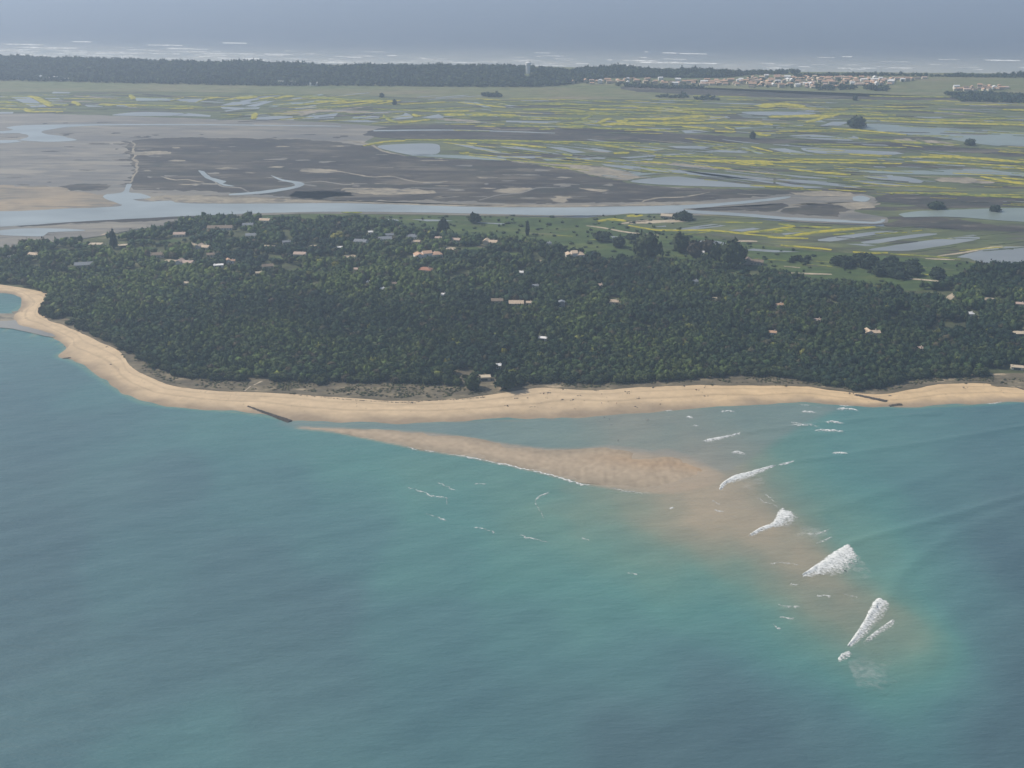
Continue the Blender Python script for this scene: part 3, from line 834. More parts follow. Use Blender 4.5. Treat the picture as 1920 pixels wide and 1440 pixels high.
# mustard in flower on the banks
Y = True
BANKS = [([(56, 180), (70, 184), (98, 200)], 5, Y), ([(48, 203), (58, 209), (104, 209)], 3.5, Y), ([(104, 210), (118, 209)], 6, Y), ([(157, 181), (168, 180)], 5, Y), ([(137, 190), (150, 198)], 4, Y), ([(190, 195), (214, 198)], 5, Y), ([(245, 178), (250, 186)], 4, Y),
         ([(240, 196), (256, 198)], 5, Y), ([(318, 190), (345, 182)], 3, Y), ([(365, 194), (385, 186), (408, 182)], 5, Y), ([(440, 185), (482, 181)], 6, Y), ([(485, 186), (515, 182)], 4, Y), ([(515, 186), (535, 181), (552, 180)], 6, Y), ([(565, 183), (590, 182), (640, 186), (680, 188)], 5, 0),
         ([(620, 195), (680, 190), (720, 189)], 4, Y), ([(640, 200), (700, 192), (740, 188)], 3, Y), ([(475, 223), (479, 212)], 8, Y), ([(720, 215), (725, 222), (745, 230)], 4, 0), ([(745, 231), (790, 226), (805, 224)], 4, Y), ([(776, 214), (785, 219)], 5, Y),
         ([(700, 196), (750, 188)], 3, Y), ([(832, 215), (845, 215), (870, 214)], 7, Y), ([(700, 204), (800, 208), (830, 208)], 2.5, 0), ([(870, 213), (1000, 220), (1100, 222)], 3, 0), ([(860, 192), (900, 196), (950, 202)], 3, Y), ([(980, 205), (1050, 205), (1100, 209)], 5, 0),
         ([(760, 262), (900, 263), (1080, 266), (1200, 268)], 4, 0), ([(680, 274), (720, 266), (760, 264)], 4, Y), ([(875, 268), (895, 270)], 4, Y), ([(940, 269), (990, 273), (1025, 277)], 4, Y), ([(860, 286), (880, 286)], 4, Y), ([(1055, 289), (1075, 292)], 5, 0),
         ([(1010, 243), (1040, 241)], 4, 0), ([(950, 299.5), (1000, 304), (1100, 309)], 2, 0), ([(1105, 205), (1155, 205)], 4, Y), ([(1130, 199), (1200, 198)], 3, 0), ([(1200, 204), (1260, 200), (1280, 203), (1400, 206), (1450, 206)], 4, 0), ([(1120, 232), (1140, 223), (1145, 222)], 6, Y),
         ([(1155, 228), (1175, 226)], 5, Y), ([(1125, 235), (1180, 231), (1280, 231)], 6, Y), ([(1170, 223), (1240, 222), (1325, 218)], 4, Y), ([(1280, 232), (1350, 230), (1450, 234)], 4, Y), ([(1280, 237), (1335, 241), (1340, 243)], 5, Y), ([(1340, 246), (1380, 247)], 4, Y),
         ([(1360, 239), (1378, 243)], 4, Y), ([(1415, 250), (1440, 254)], 4, Y), ([(1216, 270), (1237, 270)], 6, 0), ([(1335, 277), (1380, 273)], 2.5, 0), ([(1150, 288), (1180, 286)], 5, Y), ([(1200, 303), (1260, 306)], 3.5, Y), ([(1300, 302), (1330, 301), (1450, 303)], 6, Y),
         ([(1320, 292), (1335, 290)], 3, Y), ([(1380, 305), (1450, 308)], 5, Y), ([(1410, 275), (1450, 285)], 3, Y), ([(1050, 232), (1120, 240), (1250, 243)], 3, 0), ([(1420, 200), (1450, 198)], 8, Y), ([(1432, 197), (1470, 195), (1510, 200)], 8, Y), ([(1440, 219), (1500, 218), (1560, 216)], 7, Y),
         ([(1510, 230), (1555, 218), (1570, 215)], 4, Y), ([(1540, 213), (1600, 213), (1680, 216)], 4, 0), ([(1650, 226), (1740, 230), (1800, 231), (1920, 234), (2200, 240)], 5, Y), ([(1640, 222), (1760, 224), (1920, 222)], 3, 0), ([(1560, 241), (1620, 245), (1700, 253)], 4, Y),
         ([(1610, 259), (1630, 262), (1700, 265), (1750, 272)], 3, 0), ([(1420, 254), (1445, 253)], 5, Y), ([(1670, 266), (1720, 269), (1800, 272)], 2.5, 0), ([(1540, 275), (1700, 277)], 3, 0), ([(1690, 295), (1780, 294), (1850, 298), (1920, 304), (2100, 312)], 7, Y),
         ([(1420, 305), (1500, 304), (1690, 307)], 4, Y), ([(1480, 317), (1530, 322), (1595, 328)], 5, Y), ([(1840, 331), (1880, 338), (1920, 344), (2100, 360)], 7, Y), ([(1880, 333), (1920, 337), (2100, 346)], 4, Y), ([(1880, 205), (1920, 206), (2100, 208)], 5, Y),
         ([(1670, 365), (1700, 361), (1920, 370), (2100, 376)], 5, 0), ([(1040, 213), (1140, 214), (1240, 212)], 3, 0), ([(1250, 209), (1380, 213)], 3, 0), ([(1560, 203), (1700, 206), (1850, 214)], 3, 0), ([(1460, 246), (1540, 246)], 3, Y), ([(1100, 270), (1180, 273)], 2.5, 0),
         ([(1230, 292), (1310, 294), (1380, 296)], 4, 0), ([(1480, 270), (1600, 271)], 2.5, 0), ([(1500, 299), (1660, 301)], 2.5, Y), ([(1720, 303), (1920, 312)], 3, Y), ([(1090, 226), (1110, 216)], 4, 0), ([(0, 190), (30, 193)], 4, 0), ([(0, 203), (40, 205)], 3, Y), ([(100, 195), (130, 197)], 3, 0),
         ([(270, 197), (380, 200)], 3, 0), ([(1630, 180), (1780, 182)], 3, 0), ([(1300, 180), (1400, 182)], 3, 0), ([(420, 188), (440, 184)], 5, Y), ([(590, 190), (650, 190)], 4, Y), ([(600, 201), (660, 198)], 3, 0), ([(810, 209), (880, 208)], 3, Y), ([(885, 214), (930, 217)], 3, Y)]
for l, w, b in BANKS:
    o = ribbon_px('mustard_bank', l, w * 0.72, 1.0, M['mustard'] if b else M['mustard_green'], MARSH, hgt=1.1)
    o['kind'] = 'stuff'
for l, w, b in [([(1450, 436), (1490, 428)], 5, 0), ([(1470, 443), (1520, 437), (1560, 432), (1640, 426)], 5, Y), ([(1440, 445), (1500, 447), (1515, 447)], 4, Y), ([(1465, 460), (1540, 466), (1560, 469)], 4, Y), ([(1600, 473), (1640, 475), (1665, 474)], 4.5, Y),
                ([(1710, 434), (1728, 432)], 4, Y), ([(1640, 438), (1700, 436)], 2, 0), ([(1120, 415), (1150, 411), (1175, 415)], 5, Y), ([(1175, 405), (1205, 404)], 7, Y), ([(1180, 423), (1220, 430), (1250, 432), (1330, 432), (1390, 438), (1450, 444)], 3.5, Y),
                ([(1390, 437), (1440, 432), (1490, 425)], 4, Y), ([(1460, 420), (1490, 424)], 4, 0), ([(640, 398.5), (680, 398.5)], 2.5, 0), ([(1560, 440), (1600, 438)], 3, 0), ([(1670, 476), (1760, 482), (1800, 486)], 3, 0), ([(1360, 417), (1430, 418)], 3, 0), ([(1500, 424), (1560, 427)], 4, 0)]:
    o = ribbon_px('mustard_bank', l, w * 0.75, Z_LAND + 0.2, M['mustard'] if b else M['mustard_green'], POINT, hgt=0.9)
    o['kind'] = 'stuff'
# narrow turf, reed and flower strips that line the pans
M['reed'] = ground_mat('reed_turf', [(0.3, (0.055, 0.072, 0.036)), (0.7, (0.095, 0.115, 0.05))], 0.03, fine_scale=0.2)
def joined_strips(name, makers, parent):
    """many thin strips of one plant as one part"""
    for mt, specs in makers.items():
        Vs, Fs = [], []; o_ = 0
        for pts, w, z, h in specs:
            t_ = ribbon_px('strip', pts, w, z, M[mt], None, hgt=h)
            me_ = t_.data
            V = np.empty(len(me_.vertices) * 3, np.float32); me_.vertices.foreach_get('co', V)
            F = np.array([p.vertices[:] for p in me_.polygons])
            Vs.append(V.reshape(-1, 3)); Fs.append(F + o_); o_ += len(V) // 3
            bpy.data.objects.remove(t_); bpy.data.meshes.remove(me_)
        t_ = obj(name, mesh_np(name, np.vstack(Vs), np.vstack(Fs), M[mt]), parent)
        t_['kind'] = 'stuff'


mk = {}
for (x0, y0), (x1, y1), sl_, cnt in [((-60, 178), (420, 206), 0.03, 60), ((420, 178), (860, 230), -0.07, 80), ((860, 186), (1450, 250), 0.03, 170), ((1450, 186), (2050, 262), 0.03, 150), ((850, 264), (1450, 338), 0.10, 150), ((1450, 272), (2050, 358), 0.06, 150), ((1660, 362), (2050, 386), 0.04, 30)]:
    for _ in range(cnt):
        x, y = rp.uniform(x0, x1), rp.uniform(y0, y1)
        L, h = rp.uniform(20, 110), rp.uniform(0.5, 1.5)
        if y > 264 + max(0, x - 700) * 0.155 and x < 1440: continue
        a = sl_ + rp.gauss(0, 0.02)
        mt = rp.choice(['mustard', 'mustard', 'mustard_green', 'mustard_green', 'mustard_green', 'reed', 'reed', 'dark_marsh', 'pale_mud', 'pond', 'pond'])
        mk.setdefault(mt, []).append(([(x - L / 2, y - a * L / 2), (x, y + rp.uniform(-.5, .5)), (x + L / 2, y + a * L / 2)], h, 0.97 + rp.uniform(0, .05), 0.0 if mt in ('pond', 'pale_mud') else 0.7))
joined_strips('turf_strips', mk, MARSH)
mk = {}
for _ in range(60):
    x, y = rp.uniform(1230, 1900), rp.uniform(408, 480)
    if y > 425 + (x - 1180) * 0.09 or y < 404 + (x - 1180) * 0.045: continue
    L = rp.uniform(25, 90); a = rp.choice([-0.12, 0.05]) + rp.gauss(0, .02)
    mk.setdefault(rp.choice(['mustard_green', 'mustard', 'reed', 'reed', 'dark_marsh']), []).append(([(x - L / 2, y - a * L / 2), (x + L / 2, y + a * L / 2)], rp.uniform(0.6, 1.6), Z_LAND + 0.22, 0.5))
joined_strips('turf_strips', mk, POINT)
mk = {}
for _ in range(46):
    x = rp.uniform(560, 1780); y = np.interp(x, [560, 900, 1100, 1400, 1800], [404, 416, 440, 482, 510]) + rp.uniform(-5, 9)
    L = rp.uniform(20, 80)
    mk.setdefault(rp.choice(['mustard_green', 'reed', 'reed', 'marsh']), []).append(([(x - L / 2, y - L * .02), (x + L / 2, y + L * .05)], rp.uniform(0.6, 2.2), Z_LAND + 0.17, 0.25))
joined_strips('turf_strips', mk, POINT)
for l, w in [([(1100, 423), (1130, 427), (1180, 436), (1235, 441)], 2), ([(1160, 420), (1190, 416), (1225, 412)], 2.2), ([(1758, 480), (1810, 473), (1860, 463), (1880, 461)], 2), ([(1180, 418), (1240, 415), (1290, 414)], 5), ([(1450, 512), (1560, 514)], 2.5),
             ([(1700, 522), (1760, 527), (1800, 530)], 2.5), ([(190, 441), (215, 434)], 3), ([(1500, 502), (1470, 499)], 2), ([(1370, 452), (1420, 452)], 3), ([(1735, 485), (1790, 487)], 2)]:
    ribbon_px('track', l, w, Z_LAND + 0.24, M['track'], POINT, 0, 0.6)
for l, w in [([(458, 733), (470, 724)], 3.5), ([(476, 722), (492, 714)], 4), ([(1775, 566), (1782, 556), (1790, 549)], 4)]:
    ribbon_px('sand_path', l, w, Z_LAND + 0.15, M['track'], POINT, 0, 0.4)


# ------------------------------------------------------------------ trees
def ico(sub):
    import bmesh
    bm = bmesh.new()
    bmesh.ops.create_icosphere(bm, subdivisions=sub, radius=1.0)
    V = np.array([v.co[:] for v in bm.verts]); F = np.array([[v.index for v in f.verts] for f in bm.faces])
    bm.free()
    return V, F


ICO1, ICO2, ICO3 = ico(1), ico(2), ico(3)


def crown(seed, base, nleaf, leaf, shape='round', lump=0.28):
    """unit crown (radius about 1, bottom at z = 0, top about 1.6): a lumpy core under many leaf tufts"""
    r = np.random.default_rng(seed)
    V, F = base
    V = V.copy()
    d = np.array([1 + lump * pnoise(Vector(v * 1.7) + Vector((seed * 3.1, 0, 0))) * 1.6 + 0.12 * pnoise(Vector(v * 4) + Vector((0, seed, 0))) for v in V])
    V = V * d[:, None] * 0.92

    def fit(P):
        P = P.copy()
        if shape == 'round': P[:, 2] = P[:, 2] * 0.82 + 0.80
        elif shape == 'canopy': P[:, 2] = np.sign(P[:, 2]) * np.abs(P[:, 2]) ** 1.15 * 0.70 + 0.90
        elif shape == 'flat': P[:, 2] = P[:, 2] * 0.45 + 1.05
        elif shape == 'column':
            h = (P[:, 2] + 1) / 2
            P[:, :2] *= (1.05 - 0.55 * h ** 2)[:, None]
            P[:, 2] = h * 1.7
        elif shape == 'bush': P[:, 2] = P[:, 2] * 0.6 + 0.45
        return P
    V = fit(V)
    D = r.normal(0, 1, (nleaf, 3)); D /= np.linalg.norm(D, axis=1)[:, None]
    D[:, 2] = np.where(D[:, 2] < -0.35, -D[:, 2] * 0.5, D[:, 2])
    rad_ = np.array([1 + lump * 1.6 * pnoise(Vector(q * 1.7) + Vector((seed * 3.1, 0, 0))) for q in D]) * r.uniform(0.86, 1.12, nleaf)
    Cc = fit(D * rad_[:, None])
    a = r.normal(0, 1, (nleaf, 3)); a -= D * (a * D).sum(1)[:, None] * 0.7; a /= np.linalg.norm(a, axis=1)[:, None]
    b = np.cross(D + r.normal(0, .5, D.shape), a); b /= np.linalg.norm(b, axis=1)[:, None]
    s = leaf * r.uniform(0.6, 1.4, nleaf)[:, None]
    T = np.stack([Cc - a * s * .6 - b * s * .4, Cc + a * s * .6 - b * s * .4, Cc + b * s * .7 + D * s * 0.25], 1).reshape(-1, 3)
    n0 = len(V)
    VV = np.vstack([V, T])
    FF = np.vstack([F, np.arange(nleaf * 3).reshape(-1, 3) + n0])
    sh_ = np.concatenate([np.full(n0, 1.0), np.repeat(r.uniform(0.85, 1.25, nleaf), 3)])
    return VV, FF, sh_


def joined(name, templates, X, Yc, Z, R, Hs, C, rng, mat):
    """one mesh of many crowns; a tree's colour is the tree's own"""
    Vs, Fs, Cs = [], [], []
    off = 0
    pick = rng.integers(0, len(templates), len(X))
    for k, (V, F, S) in enumerate(templates):
        q = np.where(pick == k)[0]
        if not len(q): continue
        ang = rng.uniform(0, 2 * math.pi, len(q))
        c, s = np.cos(ang), np.sin(ang)
        sx = R[q] * rng.uniform(.88, 1.12, len(q)); sy = R[q] * rng.uniform(.88, 1.12, len(q))
        P = np.empty((len(q), len(V), 3), np.float32)
        vx, vy = V[None, :, 0] * sx[:, None], V[None, :, 1] * sy[:, None]
        P[..., 0] = vx * c[:, None] - vy * s[:, None] + X[q][:, None]
        P[..., 1] = vx * s[:, None] + vy * c[:, None] + Yc[q][:, None]
        P[..., 2] = V[None, :, 2] * (Hs[q] / 1.62)[:, None] + Z[q][:, None]
        Vs.append(P.reshape(-1, 3))
        Cs.append((C[q][:, None, :] * S[None, :, None]).reshape(-1, 3))
        Fs.append((F[None] + (np.arange(len(q)) * len(V))[:, None, None] + off).reshape(-1, 3))
        off += len(q) * len(V)
    return mesh_np(name, np.vstack(Vs), np.vstack(Fs), mat, np.vstack(Cs), smooth=True)


# ---- houses in the wood: (px, py, width in px, roof, wall, kind, label)
HOUSES = [
    (22, 485, 14, 'pale', 'white', 'g', 'small pale house among trees at the western end of the wood'),
    (65, 482, 22, 'pale', 'cream', 'g', 'low pale roofed house just right of the small westernmost house'),
    (158, 501, 36, 'slate', 'grey', 'g', 'long grey roofed house behind light green trees'),
    (180, 462, 26, 'tan', 'cream', 'f', 'flat tan roofed building just left of the dark column tree'),
    (232, 463, 20, 'tan', 'cream', 'f', 'small flat tan roofed building just right of the dark column tree'),
    (296, 482, 26, 'brown', 'cream', 'g', 'cream walled house with brown roof left of the white gabled house'),
    (337, 443, 24, 'pink', 'cream', 'g', 'pinkish roofed house beside a small lawn near the channel'),
    (348, 496, 36, 'pink', 'white', 'c', 'white house with pinkish roof wings above the light green trees'),
    (382, 467, 28, 'pale', 'white', 'c', 'house with a bright white gable in the western wood'),
    (397, 481, 20, 'brown', 'cream', 'g', 'brown roofed house between the white gable and the orange roof'),
    (410, 501, 20, 'white', 'white', 'f', 'low flat white roofed house left of the small orange roof'),
    (433, 494, 18, 'orange', 'white', 'c', 'small house with bright orange roof and white wall'),
    (413, 430, 52, 'brown', 'white', 'g', 'long brown roofed house by the channel shore'),
    (465, 425, 22, 'slate', 'white', 'g', 'blue grey roofed house by the channel shore'),
    (497, 417, 22, 'pale', 'white', 'g', 'pale roofed house closest to the channel at the edge of the meadow'),
    (472, 445, 24, 'slate', 'cream', 'g', 'grey roofed house below the blue grey roof by the channel'),
    (538, 458, 18, 'slate', 'grey', 'g', 'grey house in the middle of the western wood'),
    (563, 480, 26, 'pink', 'white', 'g', 'white house with a narrow pink roof in the western wood'),
    (502, 503, 24, 'brown', 'stone', 'g', 'low brown roofed stone house south of the orange roof'),
    (487, 516, 16, 'tan', 'stone', 'g', 'small tan roofed hut below the low brown roof'),
    (348, 535, 15, 'tan', 'cream', 'g', 'lone pale hut deep in the western wood'),
    (637, 467, 12, 'white', 'white', 'f', 'tiny white roofed house beside the yellow green tree'),
    (695, 439, 10, 'white', 'white', 'g', 'tiny bright white house in the dark trees by the meadow'),
    (730, 445, 18, 'slate', 'grey', 'g', 'grey roofed house next to the tiny bright white house'),
    (677, 457, 28, 'slate', 'white', 'g', 'white walled house with a row of dark windows and slate roof'),
    (722, 451, 28, 'slate', 'white', 'g', 'long low white house with slate roof behind the trees'),
    (773, 447, 24, 'slate', 'white', 'h', 'white house with pale grey hipped roof left of the tall cypress'),
    (780, 457, 18, 'pale', 'cream', 'g', 'cream house just below the pale grey hipped roof'),
    (822, 450, 14, 'pink', 'cream', 'g', 'small cream house at the foot of the tall cypress'),
    (855, 453, 20, 'pink', 'cream', 'g', 'pinkish gabled house right of the tall cypress'),
    (920, 457, 30, 'pale', 'cream', 'c', 'cream house with several gables near the meadow edge'),
    (803, 482, 62, 'orange', 'white', 'v', 'large villa with orange roof wings, the biggest house in the wood'),
    (798, 510, 28, 'red', 'cream', 'h', 'house with red hipped roof below the large villa'),
    (670, 509, 14, 'pink', 'cream', 'g', 'small pinkish roofed house west of the red hipped roof'),
    (692, 532, 10, 'white', 'white', 'f', 'tiny flat white roof northwest of the long white roof'),
    (717, 546, 10, 'white', 'white', 'g', 'narrow bright white roof among dark trees'),
    (738, 536, 14, 'brown', 'stone', 'g', 'brown roofed hut right of the tiny flat white roof'),
    (832, 557, 9, 'white', 'white', 'g', 'lone small white roof in the middle of the wood'),
    (1078, 481, 40, 'pale', 'white', 'v', 'sprawling cream villa at the upper edge of the wood'),
    (978, 515, 10, 'white', 'white', 'g', 'tiny white house left of the sprawling cream villa, deep in trees'),
    (1004, 540, 14, 'slate', 'grey', 'g', 'small slate roofed house behind the stone farmhouse'),
    (1125, 539, 13, 'pink', 'cream', 'g', 'small pink roofed house east of the slate roofed one'),
    (1028, 460, 12, 'slate', 'white', 'g', 'small grey house at the foot of the thin cypress'),
    (932, 568, 26, 'brown', 'stone', 'g', 'brown roofed wing on the left of the stone farmhouse'),
    (968, 573, 32, 'pale', 'stone', 'g', 'stone farmhouse with broad tan roofs in the middle of the wood'),
    (992, 572, 13, 'pale', 'cream', 'g', 'little pale annex on the right of the stone farmhouse'),
    (1053, 576, 14, 'slate', 'grey', 'g', 'tall narrow grey house right of the stone farmhouse'),
    (1150, 571, 24, 'pale', 'cream', 'h', 'tan hipped roof house east of the tall grey house'),
    (1017, 638, 20, 'white', 'white', 'f', 'low white roofed house halfway between farmhouse and beach'),
    (935, 690, 11, 'white', 'cream', 'g', 'small white hut in the trees just above the beach clearing'),
    (1302, 532, 14, 'slate', 'white', 'g', 'small white house beside the light round trees'),
    (1460, 577, 18, 'orange', 'white', 'g', 'white house with a touch of orange roof in the eastern wood'),
    (1532, 605, 14, 'pink', 'cream', 'g', 'small pink roof between the orange roof and the cream gabled house'),
    (1448, 628, 18, 'orange', 'white', 'g', 'white and orange house below the others in the eastern wood'),
    (1635, 629, 30, 'pale', 'cream', 'c', 'cream house with a pointed gable in the eastern wood'),
    (1818, 593, 16, 'white', 'white', 'h', 'white pyramid roof among dark trees in the eastern wood'),
    (1723, 658, 14, 'pink', 'cream', 'g', 'small pink roofed house near the eastern beach'),
    (1908, 628, 30, 'tan', 'cream', 'f', 'flat tan roofed building at the right edge of the photograph'),
    (1912, 575, 18, 'pink', 'cream', 'g', 'pinkish house half hidden at the right edge above the flat tan roof'),
    (1907, 692, 24, 'tan', 'cream', 'f', 'tan beach building at the right edge just above the sand'),
    (1413, 495, 40, 'brown', 'stone', 'c', 'brownish farm house beside the largest dark tree on the meadow'),
    (1250, 409, 24, 'tan', 'stone', 'g', 'pale stone barn by the channel beside a dark bush'),
    (1315, 477, 12, 'white', 'white', 'g', 'small white shed half hidden under the dark trees on the meadow'),
    (908, 712, 27, 'tan', 'cream', 'f', 'flat tan terrace roof in the clearing above the beach'),
]
KEEP = []       # places kept clear of trees: x, y, half width, metres in front, metres behind
for (px, py, w, *_r) in HOUSES:
    p = G(px, py, Z_LAND); s = mpp(px, py, Z_LAND)
    KEEP.append((p[0], p[1], w * s * 0.5 - 0.5, 12.5, 9.0))
for (px, py, hw, f, b) in [(908, 714, 18, 22, 10), (940, 692, 5, 12, 8), (945, 664, 4, 8, 6), (870, 700, 8, 10, 8), (1777, 560, 7, 18, 22), (1900, 700, 22, 12, 14), (340, 448, 14, 14, 12), (270, 452, 16, 8, 10), (200, 455, 30, 16, 14), (1740, 548, 30, 14, 10),
                           (480, 716, 6, 16, 8), (497, 714, 5, 14, 6), (120, 599, 10, 14, 4)]:
    p = G(px, py, Z_LAND)
    KEEP.append((p[0], p[1], hw, f, b))

GARDENS = [(120, 470, 12, 9, 'meadow'), (270, 466, 14, 10, 'meadow'), (318, 452, 16, 10, 'meadow'), (360, 458, 12, 9, 'track'), (322, 489, 12, 8, 'track'), (450, 470, 12, 9, 'meadow'), (505, 462, 12, 9, 'track'), (520, 484, 10, 8, 'meadow'),
           (590, 462, 10, 8, 'track'), (610, 484, 12, 8, 'meadow'), (655, 480, 10, 8, 'track'), (750, 486, 12, 8, 'meadow'), (840, 466, 14, 9, 'track'), (885, 466, 16, 9, 'meadow'), (960, 476, 14, 9, 'meadow'), (1010, 490, 10, 8, 'track'), (440, 448, 12, 8, 'meadow'),
           (700, 500, 8, 7, 'track'), (900, 540, 8, 7, 'meadow'), (1090, 556, 8, 7, 'meadow'), (560, 505, 8, 7, 'meadow'), (1340, 560, 7, 7, 'track'), (1690, 585, 8, 7, 'meadow'), (1850, 560, 10, 8, 'track'), (1560, 570, 7, 6, 'meadow')]
for (px, py, hw, d, mt) in GARDENS:
    p = G(px, py, Z_LAND)
    KEEP.append((p[0], p[1], hw - 2.0, d + 5, d))
    pts = [(p[0] + hw * math.cos(k * 0.785) * random.uniform(.7, 1.1), p[1] + d * math.sin(k * 0.785) * random.uniform(.7, 1.1)) for k in range(8)]
    O = rough_line(np.array(pts), True, 4.0, 0.5)
    m_ = len(O)
    me = mesh_py('garden', np.c_[O, np.full(m_, Z_LAND + 0.07)], [tuple(range(m_))], M[mt])
    if me.polygons[0].normal.z < 0: me.flip_normals()
    obj('garden', me, POINT)

FOREST_PX = [(-400, 505), (-200, 490), (0, 474), (60, 462), (140, 455), (230, 447), (290, 434), (340, 420), (385, 412), (440, 412), (500, 408), (545, 409), (580, 420), (650, 414), (735, 418), (760, 432), (840, 442), (960, 452), (1020, 462), (1100, 478), (1180, 490), (1240, 496),
             (1300, 500), (1380, 503), (1440, 512), (1520, 528), (1600, 540), (1680, 545), (1740, 540), (1800, 524), (1830, 505), (1920, 500), (2300, 515), (2300, 730), (2100, 728), (1905, 706), (1750, 707), (1690, 716), (1640, 730), (1600, 731), (1545, 722), (1480, 706), (1400, 704), (1300, 712), (1200, 717),
             (1100, 720), (1000, 718), (930, 728), (880, 728), (840, 722), (700, 717), (600, 719), (500, 714), (400, 712), (330, 706), (290, 692), (245, 662), (190, 634), (125, 606), (98, 600), (80, 588), (78, 578), (100, 556), (60, 540), (20, 532), (-200, 520), (-400, 515)]
FOREST_W = G(*np.array(FOREST_PX, float).T, Z_LAND)


def scatter(poly_w, spacing, rng, jitter=0.42):
    x0, y0 = poly_w[:, 0].min(), poly_w[:, 1].min(); x1, y1 = poly_w[:, 0].max(), poly_w[:, 1].max()
    xs = np.arange(x0, x1, spacing); ys = np.arange(y0, y1, spacing * 0.87)
    X, Yg = np.meshgrid(xs, ys)
    X[1::2] += spacing / 2
    X = X.ravel() + rng.uniform(-jitter, jitter, X.size) * spacing
    Yg = Yg.ravel() + rng.uniform(-jitter, jitter, Yg.size) * spacing
    k = in_poly(X, Yg, poly_w)
    return X[k], Yg[k]


def to_px(x, y, z):
    dy = y * math.cos(PITCH) + (CAM_H - z) * math.sin(PITCH)          # depth along the view axis
    v = (y * math.sin(PITCH) - (CAM_H - z) * math.cos(PITCH)) / dy
    return 960 + FPX * x / dy, 720 - FPX * v


rng = np.random.default_rng(21)
tx, ty = scatter(FOREST_W, 6.4, rng)
clear = np.zeros(len(tx), bool)
tall_ok = np.full(len(tx), 1.0)
for (hx, hy, hw, f, b) in KEEP:
    dx, dyv = np.abs(tx - hx), ty - hy
    clear |= (dx < hw + 2.5) & (dyv > -f) & (dyv < b)
    near = (dx < hw + 3) & (dyv > -f - 16) & (dyv <= -f)
    tall_ok[near] = np.minimum(tall_ok[near], 0.62)
# thinner among the gardens of the western wood
tpx, tpy = to_px(tx, ty, Z_LAND)
thin = (rng.random(len(tx)) < 0.34) & (tpy < 512) & (tpx < 1150)
nz = np.array([pnoise((x / 60, y / 60, 0.5)) for x, y in zip(tx, ty)])
ny = np.array([pnoise((x / 25, y / 25, 7.5)) for x, y in zip(tx, ty)])
gap = ((ny < -0.36) & (tpy < 520)) | ((ny < -0.5) & (tpy < 640))
keep = ~(clear | thin | gap)
tx, ty, nz, ny, tall_ok, tpx, tpy = (a[keep] for a in (tx, ty, nz, ny, tall_ok, tpx, tpy))
n = len(tx)
DUNE_EDGE = catmull(DUNE_W, 4)
edge = dist_polyline(tx, ty, G(*np.array(FOREST_PX[32:62], float).T, Z_LAND))
th = (8.6 + 2.4 * nz + rng.normal(0, 1.15, n)) * tall_ok
th = np.clip(th * (0.62 + 0.38 * sstep(0, 30, edge)), 3.0, 13)
tr = np.clip(3.75 + 0.8 * ny + rng.normal(0, 0.75, n), 2.2, 6.0) * (0.7 + 0.3 * tall_ok)
SPEC = np.array([(0.026, 0.044, 0.028), (0.037, 0.056, 0.029), (0.054, 0.073, 0.032), (0.080, 0.105, 0.036), (0.066, 0.058, 0.038), (0.022, 0.038, 0.029), (0.15, 0.155, 0.045)])
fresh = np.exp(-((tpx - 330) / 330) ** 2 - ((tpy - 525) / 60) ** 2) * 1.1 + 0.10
nb = np.array([pnoise((x / 160, y / 160, 3.3)) for x, y in zip(tx, ty)])
roll = rng.random(n) * 0.8 + 0.1 + 0.7 * nz + 0.5 * nb - 0.12 * sstep(900, 1500, tpx)
sp = np.where(roll > 1.02 - 0.45 * fresh, 3, np.where(roll > 0.62 - 0.3 * fresh, 2, np.where(roll > 0.25, 1, np.where(roll > -0.02, 0, 5))))
sp = np.where(rng.random(n) < 0.05, 4, sp)
sp = np.where(rng.random(n) < 0.008, 6, sp)
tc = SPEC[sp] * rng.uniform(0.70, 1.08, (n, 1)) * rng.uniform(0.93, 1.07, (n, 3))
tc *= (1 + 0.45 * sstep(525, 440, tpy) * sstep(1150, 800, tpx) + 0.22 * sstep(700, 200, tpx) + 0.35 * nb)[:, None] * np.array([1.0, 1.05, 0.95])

# ---- the trees that stand out are things of their own; so are the nearest of the wood
BIG = {}


def crown_mesh(kind, mat, seed):
    key = (kind, mat, seed)
    if key not in BIG:
        V, F, S = crown(seed, ICO3, 420, 0.34, kind, 0.34)
        BIG[key] = mesh_np('crown', V, F, M[mat])
        BIG[key].update()
    return BIG[key]


def trunk_mesh():
    if 'trunk' not in BIG:
        V, F = [], []

        def limb(p0, p1, r0, r1):
            p0, p1 = Vector(p0), Vector(p1)
            d = (p1 - p0).normalized(); a = d.orthogonal().normalized(); b = d.cross(a)
            i0 = len(V)
            for p, r_ in ((p0, r0), (p1, r1)):
                for k in range(7):
                    an = 2 * math.pi * k / 7
                    V.append(p + a * r_ * math.cos(an) + b * r_ * math.sin(an))
            for k in range(7):
                F.append((i0 + k, i0 + (k + 1) % 7, i0 + 7 + (k + 1) % 7, i0 + 7 + k))
        limb((0, 0, -0.1), (0.02, 0.01, 0.45), 0.085, 0.065)
        for k in range(5):
            an = k * 1.256
            limb((0.02, 0.01, 0.42), (0.45 * math.cos(an), 0.45 * math.sin(an), 0.95 + 0.1 * (k % 2)), 0.05, 0.02)
        BIG['trunk'] = mesh_py('trunk', V, F, M['bark'])
    return BIG['trunk']


